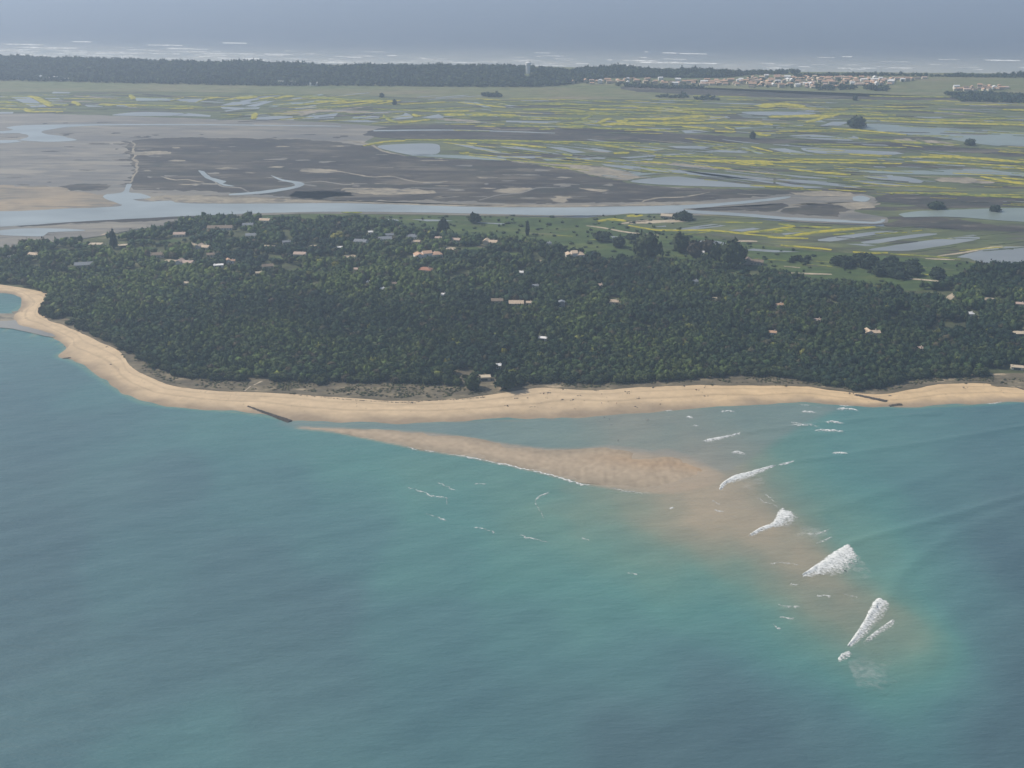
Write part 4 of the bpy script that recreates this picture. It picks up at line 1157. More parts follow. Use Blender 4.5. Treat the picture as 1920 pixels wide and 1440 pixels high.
def tree(name, x, y, z, r, h, kind, mat, label, group=None, seed=1, rz=None):
    t = empty(name, (x, y, z), random.uniform(0, 6.28) if rz is None else rz)
    tag(t, label, 'tree', group)
    c = obj('crown', crown_mesh(kind, mat, seed), t)
    top = {'round': 1.62, 'flat': 1.5, 'column': 1.7, 'bush': 1.05}[kind]
    c.scale = (r, r, h / top)
    k = obj('trunk', trunk_mesh(), t)
    k.scale = (r * (0.5 if kind == 'column' else 0.8), r * (0.5 if kind == 'column' else 0.8), h * 0.62)
    return t


def tree_px(name, bx, by, wpx, top_y, kind, mat, label, group=None, z=Z_LAND, seed=1):
    p = G(bx, by, z); s = mpp(bx, by, z)
    return tree(name, p[0], p[1], z, wpx * s * 0.5, max(2.0, (by - top_y) * s / math.cos(PITCH * 0.7)), kind, mat, label, group, seed)


SPECIAL = [
    ('cypress_tree', 831, 438, 17, 411, 'column', 'leaf_pine', 'tall dark cypress standing at the meadow edge behind the wood'),
    ('cypress_tree', 989, 442, 8, 418, 'column', 'leaf_pine', 'thin dark cypress alone in the green meadow'),
    ('cypress_tree', 214, 466, 13, 436, 'column', 'leaf_pine', 'dark column shaped tree rising above the western wood'),
    ('oak_tree', 891, 418, 20, 401, 'round', 'leaf_dark', 'lone round tree in the meadow near the channel bank'),
    ('oak_tree', 1212, 485, 45, 442, 'round', 'leaf_olive', 'large round green tree standing on the meadow edge'),
    ('oak_tree', 1275, 472, 27, 442, 'round', 'leaf_olive', 'upright green tree right of the large round meadow tree'),
    ('oak_tree', 1303, 482, 26, 455, 'round', 'leaf_brown', 'dark brownish tree over the small white shed'),
    ('oak_tree', 1326, 472, 24, 452, 'round', 'leaf_brown', 'dark broad tree touching the brownish one, beside the meadow pond'),
    ('oak_tree', 1372, 499, 44, 456, 'round', 'leaf_olive', 'largest dark round tree on the meadow, left of the brown farm'),
    ('oak_tree', 1345, 488, 26, 460, 'round', 'leaf_dark', 'dark green tree half hidden by the largest meadow tree'),
    ('umbrella_pine', 1130, 451, 30, 437, 'flat', 'leaf_pine', 'flat topped dark pine left of the small meadow pond'),
    ('umbrella_pine', 1160, 463, 22, 446, 'round', 'leaf_pine', 'round dark pine just below the small meadow pond'),
    ('umbrella_pine', 1184, 454, 24, 441, 'flat', 'leaf_pine', 'flat dark pine between the meadow pond and the large round tree'),
    ('umbrella_pine', 1707, 505, 23, 490, 'flat', 'leaf_pine', 'lone umbrella pine at the right end of the pine row'),
    ('oak_tree', 620, 416, 24, 405, 'round', 'leaf_dark', 'round dark tree alone on the grass by the channel'),
    ('oak_tree', 662, 414, 26, 404, 'round', 'leaf_dark', 'dark tree at the front of the trees by the grass strip'),
    ('fruit_tree', 633, 452, 26, 438, 'round', 'leaf_yellow', 'bright yellow green tree among dark trees by the houses'),
    ('fruit_tree', 630, 507, 15, 492, 'round', 'leaf_yellow', 'small yellow green tree west of the red hipped roof'),
    ('fruit_tree', 740, 472, 22, 460, 'round', 'leaf_fresh', 'pale green tree left of the large villa'),
    ('fruit_tree', 704, 462, 18, 449, 'round', 'leaf_fresh', 'light green tree in front of the slate roofed white house'),
    ('fruit_tree', 945, 664, 10, 654, 'round', 'leaf_yellow', 'small yellow tree in the wood above the beach clearing'),
    ('fruit_tree', 1303, 554, 20, 537, 'round', 'leaf_fresh', 'light green round tree left of a darker twin in the eastern wood'),
    ('fruit_tree', 1456, 560, 16, 543, 'round', 'leaf_fresh', 'light green tree above the white house with a touch of orange'),
    ('fruit_tree', 1422, 556, 24, 543, 'round', 'leaf_olive', 'broad olive green tree beside the light green one in the eastern wood'),
    ('oak_tree', 78, 588, 10, 577, 'bush', 'leaf_brown', 'small round tree at the seaward tip of the wood'),
    ('pine_tree', 1572, 497, 24, 482, 'round', 'leaf_pine', 'dark pine at the left end of the pine row'),
    ('oak_tree', 885, 728, 30, 703, 'round', 'leaf_olive', 'olive green tree left of the beach clearing'),
    ('oak_tree', 948, 728, 34, 697, 'round', 'leaf_dark', 'dark tree right of the beach clearing'),
]
for k, (nm, bx, by, w, ty_, kd, mt, lb) in enumerate(SPECIAL):
    tree_px(nm, bx, by, w, ty_, kd, mt, lb, seed=k % 5)
rr = random.Random(3)
for k in range(15):
    bx = 1585 + rr.uniform(0, 100); by = 493 + (bx - 1585) * 0.06 + rr.uniform(-6, 12)
    o = tree_px('pine_tree', bx, by, rr.uniform(16, 26), by - rr.uniform(11, 17), rr.choice(['flat', 'round']), 'leaf_pine',
                'dark pine in the clustered row across the green meadow', 'pines in the meadow row', seed=rr.randrange(5))
    ROWS.setdefault(('', '# dark pine from the left in the clustered row across the meadow'), []).append((bx, o))
for k in range(11):
    bx = rr.uniform(1640, 1760); by = 512 + (bx - 1640) * 0.06 + rr.uniform(-3, 9)
    o = tree_px('pine_tree', bx, by, rr.uniform(16, 26), by - rr.uniform(11, 17), 'round', 'leaf_pine',
                'dark tree along the lower side of the meadow below the pine row', 'dark trees below the pine row', seed=rr.randrange(5))
    ROWS.setdefault(('', '# dark tree from the left along the meadow side below the pine row'), []).append((bx, o))
for k in range(8):
    bx = rr.uniform(1480, 1530); by = rr.uniform(486, 494)
    o = tree_px('bush', bx, by, rr.uniform(8, 14), by - rr.uniform(5, 8), 'bush', 'leaf_dark', 'low dark bush in the hedge across the meadow', 'hedge bushes on the meadow', seed=rr.randrange(5))
    o['category'] = 'bush'
    ROWS.setdefault(('', '# low dark bush from the left in the hedge across the meadow'), []).append((bx, o))
for (bx, by, w, ty_, lb) in [(1605, 238, 28, 223, 'dark tree clump at the head of the wide marsh pond'), (1818, 272, 15, 263, 'small dark tree on the near bank of the wide marsh pond'),
                             (1411, 260, 9, 249, 'tiny dark tree on the marsh bank left of the curved pond'), (716, 182, 8, 176, 'tiny bush on the far marsh behind yellow banks'), (740, 196, 7, 188, 'tiny dark bush among the yellow banks of the far marsh'),
                             (1603, 188, 8, 180, 'small dark bush in the far green fields below the town'), (1755, 390, 26, 381, 'dark scrub beside the islet pond on the marsh'), (1865, 396, 16, 387, 'dark bush at the far side of the islet pond')]:
    b = tree_px('bush', bx, by, w, ty_, 'bush', 'leaf_dark', lb, z=0.9, seed=2)
    b['category'] = 'bush'
b = tree_px('bush', 1282, 412, 28, 399, 'bush', 'leaf_dark', 'dark bush right of the pale stone barn by the channel', seed=3); b['category'] = 'bush'
for (bx, by, w, ty_) in [(1775, 385, 20, 376), (1260, 398, 14, 394)]:
    pass

# nearest trees of the wood as individuals
in_view = (tpx > -10) & (tpx < 1930)
order = np.argsort(-(tpy + 0.0 * tpx) - 0.0)
front = (edge < 16) & in_view
cand = np.where(front)[0]
cand = cand[np.argsort(edge[cand])][:215]
single = np.zeros(n, bool); single[cand] = True
STRETCH = [(0, 140, 'at the seaward tip of the wood'), (140, 330, 'along the slanting western beach'), (330, 500, 'left of the sandy dune path'),
           (500, 720, 'right of the sandy dune path'), (720, 900, 'left of the beach clearing'), (900, 1080, 'right of the beach clearing'),
           (1080, 1300, 'above the middle of the beach'), (1300, 1500, 'left of the short groyne'), (1500, 1700, 'above the short groyne'), (1700, 1940, 'above the easternmost beach')]
MATNAME = {0: ('leaf_dark', 'dark holm oak', 'oak_tree'), 1: ('leaf_dark', 'dark holm oak', 'oak_tree'), 2: ('leaf_olive', 'olive green oak', 'oak_tree'), 3: ('leaf_fresh', 'fresh green tree', 'oak_tree'),
           4: ('leaf_brown', 'brownish tree', 'oak_tree'), 5: ('leaf_pine', 'blue green pine', 'pine_tree'), 6: ('leaf_olive', 'olive green oak', 'oak_tree')}
for i in cand:
    mt, word, nm = MATNAME[int(sp[i])]
    where = next((w for a, b, w in STRETCH if a <= tpx[i] < b), STRETCH[0][2] if tpx[i] < 0 else STRETCH[-1][2])
    word = ('tall ' if th[i] > 8 else 'low ' if th[i] < 5.6 else '') + ('broad ' if tr[i] > 4.4 else 'slender ' if tr[i] < 3.3 else '') + word
    o = tree(nm, tx[i], ty[i], Z_LAND, tr[i] * 0.98, th[i] * 1.05, 'round', mt, f'{word} in the front row {where}', f'front row trees {where}', seed=int(rng.integers(0, 6)))
    ROWS.setdefault((f'{word} in the front row {where}', f'{word}, # from left, front row {where}'), []).append((tpx[i], o))

# the rest of the wood
rest = ~single
TEM_N = [crown(40 + k, ICO2, 90, 0.30, 'canopy', 0.40) for k in range(8)]
TEM_F = [crown(60 + k, ICO2, 40, 0.34, 'canopy', 0.40) for k in range(8)]
for nm, sel, tem, lb in (('forest', rest & (ty < 1290), TEM_N, 'dense mixed wood covering the near half of the point'), ('forest', rest & (ty >= 1290), TEM_F, 'wood with houses covering the far half of the point')):
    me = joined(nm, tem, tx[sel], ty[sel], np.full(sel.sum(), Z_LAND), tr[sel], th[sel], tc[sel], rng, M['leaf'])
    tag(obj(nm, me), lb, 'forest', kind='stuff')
print('forest trees', n)

# bushes between the gardens and along the meadow
bx_, by_ = scatter(G(*np.array(MEADOW_PX[5:] + MEADOW_PX[:1], float).T, Z_LAND), 20, rng, 0.5)
q = rng.random(len(bx_)) < 0.6
bx_, by_ = bx_[q], by_[q]
me = joined('shrubbery', [crown(80 + k, ICO2, 30, 0.45, 'bush', 0.4) for k in range(4)], bx_, by_, np.full(len(bx_), Z_LAND), rng.uniform(1.0, 3.9, len(bx_)), rng.uniform(1.5, 5.0, len(bx_)), SPEC[rng.integers(0, 3, len(bx_))] * 1.1, rng, M['leaf'])
tag(obj('shrubbery', me), 'scattered bushes on the green meadow behind the wood', 'bushes', kind='stuff')

# dune scrub
DX, DY = scatter(G(*np.array(DUNE_PX, float).T, Z_LAND), 2.6, rng, 0.5)
k1 = np.array([pnoise((x / 14, y / 14, 1.5)) for x, y in zip(DX, DY)])
dd = dist_polyline(DX, DY, DUNE_EDGE)
q = (rng.random(len(DX)) < np.clip(0.42 + 1.0 * k1, 0, 0.9)) & (dd > 3.0)
pathw = G(np.array([455, 470, 492]), np.array([738, 724, 712]), Z_LAND)
q &= dist_polyline(DX, DY, pathw) > 2.5
for (hx, hy, hw, f, b) in KEEP[len(HOUSES) - 1:]:
    q &= ~((np.abs(DX - hx) < hw) & (DY - hy > -f) & (DY - hy < b))
DX, DY = DX[q], DY[q]
dc = np.array([(0.075, 0.085, 0.038), (0.10, 0.09, 0.05), (0.13, 0.12, 0.06), (0.055, 0.065, 0.032)])[rng.integers(0, 4, len(DX))] * rng.uniform(.8, 1.2, (len(DX), 1))
me = joined('dune_scrub', [crown(90 + k, ICO1, 14, 0.5, 'bush', 0.4) for k in range(4)], DX, DY, np.full(len(DX), Z_LAND), rng.uniform(0.6, 1.7, len(DX)), rng.uniform(0.5, 1.6, len(DX)), dc, rng, M['leaf'])
tag(obj('dune_scrub', me), 'low brown green scrub on the dune between wood and beach', 'scrub', kind='stuff')

# the far coastal forest
FAR_F = [[(-700, 157), (0, 151), (60, 152), (150, 154), (300, 157), (480, 161), (560, 161), (700, 161), (860, 163), (1000, 163), (1060, 160), (1130, 148), (1100, 138), (1000, 129), (900, 127.5), (830, 126.5), (620, 126), (480, 122), (300, 118), (150, 113), (0, 110), (-700, 104)],
         [(1060, 150), (1130, 146), (1240, 146), (1340, 146), (1420, 140), (1500, 138), (1390, 136), (1290, 135), (1180, 132), (1080, 131)],
         [(1150, 160), (1300, 163), (1330, 167), (1200, 166)], [(1770, 176), (1830, 173), (1920, 178), (2200, 182), (2200, 198), (1920, 194), (1800, 190)], [(1525, 163), (1565, 163), (1560, 170), (1530, 169)], [(1570, 162), (1605, 163), (1600, 169), (1575, 169)], [(1620, 165), (1665, 165), (1660, 171), (1625, 170)],
         [(1490, 141), (1700, 140), (1700, 142), (1490, 144)], [(1700, 141), (1920, 141), (2300, 144), (2300, 148), (1920, 146), (1700, 143)], [(1300, 184), (1330, 183), (1350, 188), (1310, 188)], [(1230, 181), (1290, 180), (1290, 184), (1240, 184)], [(900, 180), (940, 180), (940, 183), (905, 183)]]
TEM_V = [crown(100 + k, ICO1, 22, 0.6, 'round', 0.4) for k in range(5)]
FX, FY, FH, FR = [], [], [], []
for pi, pl in enumerate(FAR_F):
    w = G(*np.array(pl, float).T, 0.6)
    x, y = scatter(w, 13.5 if pi == 0 else 11, rng)
    FX.append(x); FY.append(y)
    FH.append((10.5 if pi in (0, 1) else 5.5) + rng.normal(0, 2.0, len(x)) + 6 * np.array([pnoise((a / 120, b / 120, 2)) for a, b in zip(x, y)]))
    FR.append(rng.uniform(5.5, 8.5, len(x)) * (1 if pi in (0, 1) else 0.75))
FX, FY, FH, FR = map(np.concatenate, (FX, FY, FH, FR))
wt = G(990, 138, 0.6)
q = ~((np.abs(FX - wt[0]) < 14) & (FY - wt[1] > -140) & (FY - wt[1] < 14))
FX, FY, FH, FR = FX[q], FY[q], np.maximum(FH[q], 3), FR[q]
fc = SPEC[np.array([0, 5, 1, 0, 5, 2])[rng.integers(0, 6, len(FX))]] * rng.uniform(.8, 1.2, (len(FX), 1))
me = joined('forest', TEM_V, FX, FY, np.full(len(FX), 0.6), FR, FH, fc, rng, M['leaf'])
tag(obj('forest', me), 'long dark forest belt along the far ocean coast', 'forest', kind='stuff')
print('far trees', len(FX))


# ------------------------------------------------------------------ houses
def box_(V, F, x0, x1, y0, y1, z0, z1):
    i = len(V)
    V += [(x0, y0, z0), (x1, y0, z0), (x1, y1, z0), (x0, y1, z0), (x0, y0, z1), (x1, y0, z1), (x1, y1, z1), (x0, y1, z1)]
    F += [(i, i + 3, i + 2, i + 1), (i + 4, i + 5, i + 6, i + 7), (i, i + 1, i + 5, i + 4), (i + 1, i + 2, i + 6, i + 5), (i + 2, i + 3, i + 7, i + 6), (i + 3, i, i + 4, i + 7)]


def gable_walls(V, F, x0, x1, y0, y1, h, rh, axis):
    i = len(V)
    V += [(x0, y0, -0.5), (x1, y0, -0.5), (x1, y1, -0.5), (x0, y1, -0.5), (x0, y0, h), (x1, y0, h), (x1, y1, h), (x0, y1, h)]
    if axis == 'x':
        my = (y0 + y1) / 2
        V += [(x0, my, h + rh), (x1, my, h + rh)]
        F += [(i, i + 1, i + 5, i + 4), (i + 1, i + 2, i + 6, i + 9, i + 5), (i + 2, i + 3, i + 7, i + 6), (i + 3, i, i + 4, i + 8, i + 7)]
    else:
        mx = (x0 + x1) / 2
        V += [(mx, y0, h + rh), (mx, y1, h + rh)]
        F += [(i, i + 1, i + 5, i + 8, i + 4), (i + 1, i + 2, i + 6, i + 5), (i + 2, i + 3, i + 7, i + 9, i + 6), (i + 3, i, i + 4, i + 7)]


def gable_roof(V, F, x0, x1, y0, y1, h, rh, axis, hip=0.0, e=0.35, t=0.16):
    x0 -= e; x1 += e; y0 -= e; y1 += e
    i = len(V)
    h0 = h + 0.04
    if axis == 'x':
        m = (y0 + y1) / 2
        r = [(x0 + hip, m, h0 + rh + 0.05), (x1 - hip, m, h0 + rh + 0.05)]
    else:
        m = (x0 + x1) / 2
        r = [(m, y0 + hip, h0 + rh + 0.05), (m, y1 - hip, h0 + rh + 0.05)]
    c = [(x0, y0, h0), (x1, y0, h0), (x1, y1, h0), (x0, y1, h0)]
    for dz in (t, 0.0):
        V += [(a, b, z + dz) for a, b, z in c + r]
    if axis == 'x':
        top = [(0, 1, 5, 4), (1, 2, 5), (2, 3, 4, 5), (3, 0, 4)]
    else:
        top = [(0, 1, 4), (1, 2, 5, 4), (2, 3, 5), (3, 0, 4, 5)]
    if hip <= 0: top = [f for f in top if len(f) == 4]
    F += [tuple(i + k for k in f) for f in top]
    F += [tuple(i + 6 + k for k in reversed(f)) for f in top]
    F += [(i + k, i + 6 + k, i + 6 + (k + 1) % 4, i + (k + 1) % 4) for k in range(4)]


def house(px, py, wpx, roof, wall, kind, label, z=Z_LAND, windows=True, group=None, name='house', rz=None):
    p = G(px, py, z); s = mpp(px, py, z)
    w = wpx * s * 0.86
    t = empty(name, tuple(p), rr.uniform(-0.30, 0.30) if rz is None else rz)
    tag(t, label, 'house', group)
    d = min(max(6.0, w * 0.62), 11.0)
    h = rr.uniform(2.9, 3.9)
    if w < 9: h = 3.2
    V, F, RV, RF, CV, CF = [], [], [], [], [], []
    x0, x1, y0, y1 = -w / 2, w / 2, -d / 2, d / 2
    rh = d * 0.24
    wings = []
    if kind in 'g':
        wings = [(x0, x1, y0, y1, h, rh, 'x', 0)]
        if label.startswith('tall'): wings = [(x0, x1, y0, y1, h + 3, rh, 'y', 0)]
    elif kind == 'h':
        wings = [(x0, x1, y0, y1, h, rh * 1.2, 'x', min(w * 0.42, d * 0.6))]
    elif kind == 'f':
        box_(V, F, x0, x1, y0, y1, -0.5, h - 0.4)
        box_(RV, RF, x0 - 0.3, x1 + 0.3, y0 - 0.3, y1 + 0.3, h - 0.38, h - 0.1)
        box_(RV, RF, x0 + 0.5, x0 + 2.0, y1 - 2.2, y1 - 0.8, h - 0.1, h + 0.5)
    elif kind == 'c':
        m = x0 + w * rr.uniform(0.32, 0.42)
        wings = [(x0, m, y0 - 1.2, y1 + 0.5, h + 1.4, (m - x0) * 0.30, 'y', 0), (m + 0.05, x1, y0 + 0.4, y1 - 0.6, h, d * 0.2, 'x', 0)]
    elif kind == 'v':
        a, b = x0 + w * 0.3, x0 + w * 0.62
        wings = [(x0, a, y0 - 2, y1, h + 0.7, (a - x0) * 0.2, 'y', 0), (a + .05, b, y0 + 1, y1 + 1, h + 2.0, d * 0.22, 'x', 0), (b + .1, x1 - w * .03, y0 - 1.5, y1 - 0.5, h + 0.2, d * 0.25, 'x', d * 0.45)]
    for (a, b, c, e, hh, rr_, ax, hip) in wings:
        if hip: box_(V, F, a, b, c, e, -0.5, hh)
        else: gable_walls(V, F, a, b, c, e, hh, rr_, ax)
        gable_roof(RV, RF, a, b, c, e, hh, rr_, ax, hip)
    wo = obj('wall', mesh_py('wall', V, F, M['wall_' + wall]), t)
    ro = obj('roof', mesh_py('roof', RV, RF, M['roof_' + roof]), t)
    if kind != 'f':
        box_(CV, CF, x0 + w * 0.72, x0 + w * 0.72 + 0.7, -0.3, 0.5, h + 0.2, h + rh + 1.1)
        obj('chimney', mesh_py('chimney', CV, CF, M['wall_' + wall]), ro)
    if windows and wings:
        a, b, c, e, hh, *_ = wings[-1] if kind == 'c' else wings[0]
        nw = max(2, int((b - a) / 3.4))
        for k in range(nw):
            xx = a + (k + 0.5) * (b - a) / nw
            WV, WF = [], []
            if k == nw // 2:
                box_(WV, WF, xx - 0.5, xx + 0.5, c - 0.06, c + 0.04, 0.02, 2.1)
                obj('door', mesh_py('door', WV, WF, M['door']), t)
            else:
                box_(WV, WF, xx - 0.55, xx + 0.55, c - 0.06, c + 0.04, 0.95, 2.25)
                obj('window', mesh_py('window', WV, WF, M['glass']), t)
    elif windows:
        WV, WF = [], []
        box_(WV, WF, -w * 0.3, w * 0.25, y0 - 0.06, y0 + 0.04, 0.3, 2.2)
        obj('window', mesh_py('window', WV, WF, M['glass']), t)
    return t


for hx in HOUSES:
    house(*hx)

# the far town: several house shapes, copied one by one
TOWN = []
for k, (rf, wl, hip, two) in enumerate([('orange', 'cream', 0, 0), ('pale', 'cream', 0, 0), ('pink', 'cream', 2.5, 0), ('orange', 'stone', 0, 1), ('brown', 'cream', 0, 0), ('white', 'white', 0, 1)]):
    V, F, RV, RF = [], [], [], []
    w, d, h = (13, 8.5, 3.6 + 2.4 * two)
    if hip: box_(V, F, -w / 2, w / 2, -d / 2, d / 2, -0.3, h)
    else: gable_walls(V, F, -w / 2, w / 2, -d / 2, d / 2, h, 2.0, 'x')
    gable_roof(RV, RF, -w / 2, w / 2, -d / 2, d / 2, h, 2.0, 'x', hip)
    m = len(V)
    me = mesh_py('house', V + RV, F + [tuple(i + m for i in f) for f in RF], [M['wall_' + wl], M['roof_' + rf]], [0] * len(F) + [1] * len(RF))
    TOWN.append((me, {'orange': 'orange', 'pale': 'pale tiled', 'pink': 'pinkish', 'brown': 'brown', 'white': 'white'}[rf]))
rt = random.Random(5)
TZONE = [([(1070, 150), (1240, 150), (1240, 158), (1070, 158)], 26, 'at the wooded end of the far town', 0), ([(1240, 153), (1420, 150), (1420, 161), (1240, 160)], 40, 'in the western part of the far town', 0),
         ([(1400, 146), (1580, 145), (1620, 156), (1560, 166), (1400, 164)], 90, 'in the dense centre of the far town', 0), ([(1580, 148), (1740, 147), (1700, 154), (1600, 157)], 34, 'in the eastern part of the far town', 0),
         ([(1620, 157), (1670, 157), (1670, 160), (1600, 161)], 12, 'in the low row at the front of the far town', 0), ([(1785, 166), (1850, 163), (1895, 166), (1860, 171), (1790, 171)], 22, 'in the hamlet right of the far town', 0),
         ([(515, 158), (595, 157), (595, 161), (515, 160)], 10, 'at the foot of the far forest belt', 5), ([(60, 148), (150, 149), (150, 152), (60, 151)], 8, 'at the left end of the far forest edge', 5)]
occupied = []
for poly, cnt, where, fixed in TZONE:
    pw = G(*np.array(poly, float).T, 0.6)
    done = tries = 0
    while done < cnt and tries < 4000:
        tries += 1
        x, y = rt.uniform(pw[:, 0].min(), pw[:, 0].max()), rt.uniform(pw[:, 1].min(), pw[:, 1].max())
        if not in_poly(np.array([x]), np.array([y]), pw)[0] or any(abs(x - a) < 13 and abs(y - b) < 15 for a, b in occupied): continue
        occupied.append((x, y)); done += 1
        me, word = TOWN[fixed if fixed else rt.choice([0, 0, 0, 1, 2, 2, 3, 3, 4, 4, 5])]
        o = obj('house', me)
        o.location = (x, y, 0.62); o.rotation_euler = (0, 0, rt.choice([0, 0, 1.57]) + rt.uniform(-0.3, 0.3))
        s = rt.uniform(0.8, 1.25); o.scale = (s * rt.uniform(.9, 1.3), s, rt.uniform(0.9, 1.3))
        w_ = where.replace('at the front of the far town', 'before the far town')
        tag(o, f'distant house with {word} roof {w_}', 'house', f'houses {w_}')
        ROWS.setdefault((f'distant house with {word} roof {w_}', f'# house with {word} roof from left {w_}'), []).append((x / y, o))
# garden trees of the town
GX, GY = [], []
for poly, cnt, *_ in TZONE[:6]:
    x, y = scatter(G(*np.array(poly, float).T, 0.6), 24, rng, 0.5)
    GX.append(x); GY.append(y)
GX, GY = np.concatenate(GX), np.concatenate(GY)
q = np.array([all(abs(a - c) > 9 or abs(b - d) > 9 for c, d in occupied) for a, b in zip(GX, GY)]) & (rng.random(len(GX)) < 0.7)
GX, GY = GX[q], GY[q]
me = joined('garden_foliage', TEM_V, GX, GY, np.full(len(GX), 0.6), rng.uniform(3, 5.5, len(GX)), rng.uniform(3, 7, len(GX)), SPEC[rng.integers(0, 3, len(GX))], rng, M['leaf'])
tag(obj('garden_foliage', me), 'dark garden trees between the houses of the far town', 'trees', kind='stuff')

# water tower
t = empty('water_tower', tuple(wt))
tag(t, 'white cylindrical water tower rising out of the far forest belt', 'water tower')


def ring(prof, seg=28):
    V, F = [], []
    for r_, z_ in prof:
        for k in range(seg):
            a = 2 * math.pi * k / seg
            V.append((r_ * math.cos(a), r_ * math.sin(a), z_))
    for j in range(len(prof) - 1):
        for k in range(seg):
            F.append((j * seg + k, j * seg + (k + 1) % seg, (j + 1) * seg + (k + 1) % seg, (j + 1) * seg + k))
    F.append(tuple((len(prof) - 1) * seg + k for k in range(seg)))
    return V, F


V, F = ring([(6.2, -1), (6.0, 0.5), (5.7, 20), (5.7, 20.6)])
obj('shaft', mesh_py('shaft', V, F, M['tower_white'], smooth=False), t)
V, F = ring([(5.75, 20.6), (7.2, 23), (7.2, 29.5), (6.9, 30.0), (3.0, 31.2), (0.5, 31.6)])
obj('tank', mesh_py('tank', V, F, M['tower_white']), t)
for k in range(10):
    a = 2 * math.pi * k / 10
    V, F = [], []
    box_(V, F, 5.7, 6.35, -0.35, 0.35, -0.5, 20.55)
    o = obj('pilaster', mesh_py('pilaster', V, F, M['tower_white']), t); o.rotation_euler = (0, 0, a)
mp_ = G(231, 118, 0.6)
V, F = ring([(0.9, 0), (0.7, 9), (0.45, 18), (0.2, 27)], 8)
o = obj('mast', mesh_py('mast', V, F, M['wall_grey'])); o.location = tuple(mp_)
tag(o, 'thin grey mast standing in the far forest on the left', 'mast')


# ------------------------------------------------------------------ groynes on the beach
def zone_z(x, y):
    """height of the sand at a place of the beach"""
    d0 = float(dist_polyline(np.array([x]), np.array([y]), SEAWARD)[0]); d1 = float(dist_polyline(np.array([x]), np.array([y]), du)[0])
    t_ = d0 / max(1e-6, d0 + d1)
    return beach_z(t_, 0, (x, y))


def rock_heap(name, a_px, b_px, w0, w1, label, cat, h=0.9, seed=1, step=0.62):
    r = np.random.default_rng(seed)
    A, B = G(*a_px, 0.6), G(*b_px, 0.1)
    L = np.linalg.norm((B - A)[:2]); d = (B - A)[:2] / L; nrm = np.array([-d[1], d[0]])
    V0, F0 = ICO1
    Vs, Fs = [], []
    off = 0
    k = 0
    s = 0.0
    while s < L:
        f = s / L
        w = w0 + (w1 - w0) * f
        for j in np.arange(-w, w + 0.01, step * 1.15):
            p = A[:2] + d * (s + r.uniform(-.3, .3)) + nrm * (j + r.uniform(-.3, .3))
            z = max(-0.1, zone_z(*p)) + h * (0.35 + 0.65 * f) * (1 - (j / (w + 0.3)) ** 2) * r.uniform(0.5, 1.0)
            sc = r.uniform(0.45, 0.85, 3) * np.array([1, 1, 0.8])
            a = r.uniform(0, 6.28); R_ = np.array([[math.cos(a), -math.sin(a), 0], [math.sin(a), math.cos(a), 0], [0, 0, 1]])
            Vs.append((V0 * sc * r.uniform(.8, 1.2, (len(V0), 1))) @ R_.T + np.array([p[0], p[1], z - 0.25]))
            Fs.append(F0 + off); off += len(V0)
        s += step
    base = A.copy()
    Vs = np.vstack(Vs) - np.array([base[0], base[1], 0])
    o = obj(name, mesh_np(name, Vs, np.vstack(Fs), M['rock']))
    o.location = (base[0], base[1], 0)
    tag(o, label, cat)
    return o


rock_heap('groyne', (465, 762), (544, 790), 0.5, 2.6, 'long dark rock groyne running from the sand into the water', 'groyne', 1.0, 1)
rock_heap('groyne', (1604, 742), (1662, 754), 1.4, 2.0, 'short dark groyne lying across the eastern beach', 'groyne', 0.9, 2)
rock_heap('rock_pile', (1668, 760), (1690, 759), 1.6, 1.6, 'low dark rock pile at the water end of the eastern groyne', 'rocks', 0.9, 3)
rock_heap('rock_pile', (118, 671), (132, 671), 1.0, 0.8, 'dark wet rock patch at the tip of the western beach', 'rocks', 0.5, 4)
rock_heap('sea_wall', (1904, 728), (1935, 737), 0.7, 0.7, 'dark low wall at the eastern end of the beach', 'wall', 1.0, 5)

# wrack and driftwood scattered over the sand
r = np.random.default_rng(9)
Vs, Fs = [], []; off = 0
V0, F0 = ICO1
wr = [(560, 740), (600, 744), (640, 748), (700, 752), (760, 754), (820, 750), (870, 748), (910, 744)]
wline = rough_line(G(*np.array(wr, float).T, 1.9), False, 1.2, 0.6)
pts = [(p[0], p[1], r.uniform(.25, .7)) for p in wline if r.random() < 0.75]
for (px, py) in [(200, 651), (205, 684), (293, 709), (118, 647), (40, 583), (1018, 738), (1053, 750), (1058, 731), (1088, 742), (1072, 750), (1176, 735), (1197, 747), (1237, 757), (1190, 762), (1307, 731), (1322, 727), (1325, 742), (1285, 725), (1120, 733), (770, 756), (774, 756), (951, 761), (996, 762),
                 (1810, 728), (1808, 726), (1600, 740), (1596, 738), (1671, 743), (1225, 728), (1178, 739), (986, 747), (1024, 746), (970, 747), (1029, 737)]:
    p = G(px, py, 1.2)
    for _ in range(r.integers(2, 6)):
        pts.append((p[0] + r.normal(0, 1.2), p[1] + r.normal(0, 1.0), r.uniform(.25, .75)))
for _ in range(420):
    k = r.integers(30, len(sh) - 20); t_ = r.beta(2.2, 1.6)
    p = SEAWARD[k] * (1 - t_) + du[k] * t_
    if t_ < 0.25: continue
    pts.append((p[0], p[1], r.uniform(.1, .34)))
for (x, y, s) in pts:
    sc = s * r.uniform(.6, 1.5, 3) * np.array([1.4, 1, .5])
    a = r.uniform(0, 6.28); R_ = np.array([[math.cos(a), -math.sin(a), 0], [math.sin(a), math.cos(a), 0], [0, 0, 1]])
    Vs.append((V0 * sc) @ R_.T + np.array([x, y, zone_z(x, y) + s * .15])); Fs.append(F0 + off); off += len(V0)
tag(obj('driftwood_debris', mesh_np('driftwood_debris', np.vstack(Vs), np.vstack(Fs), M['timber'])), 'dark driftwood and seaweed bits strewn over the beach', 'driftwood', kind='stuff')


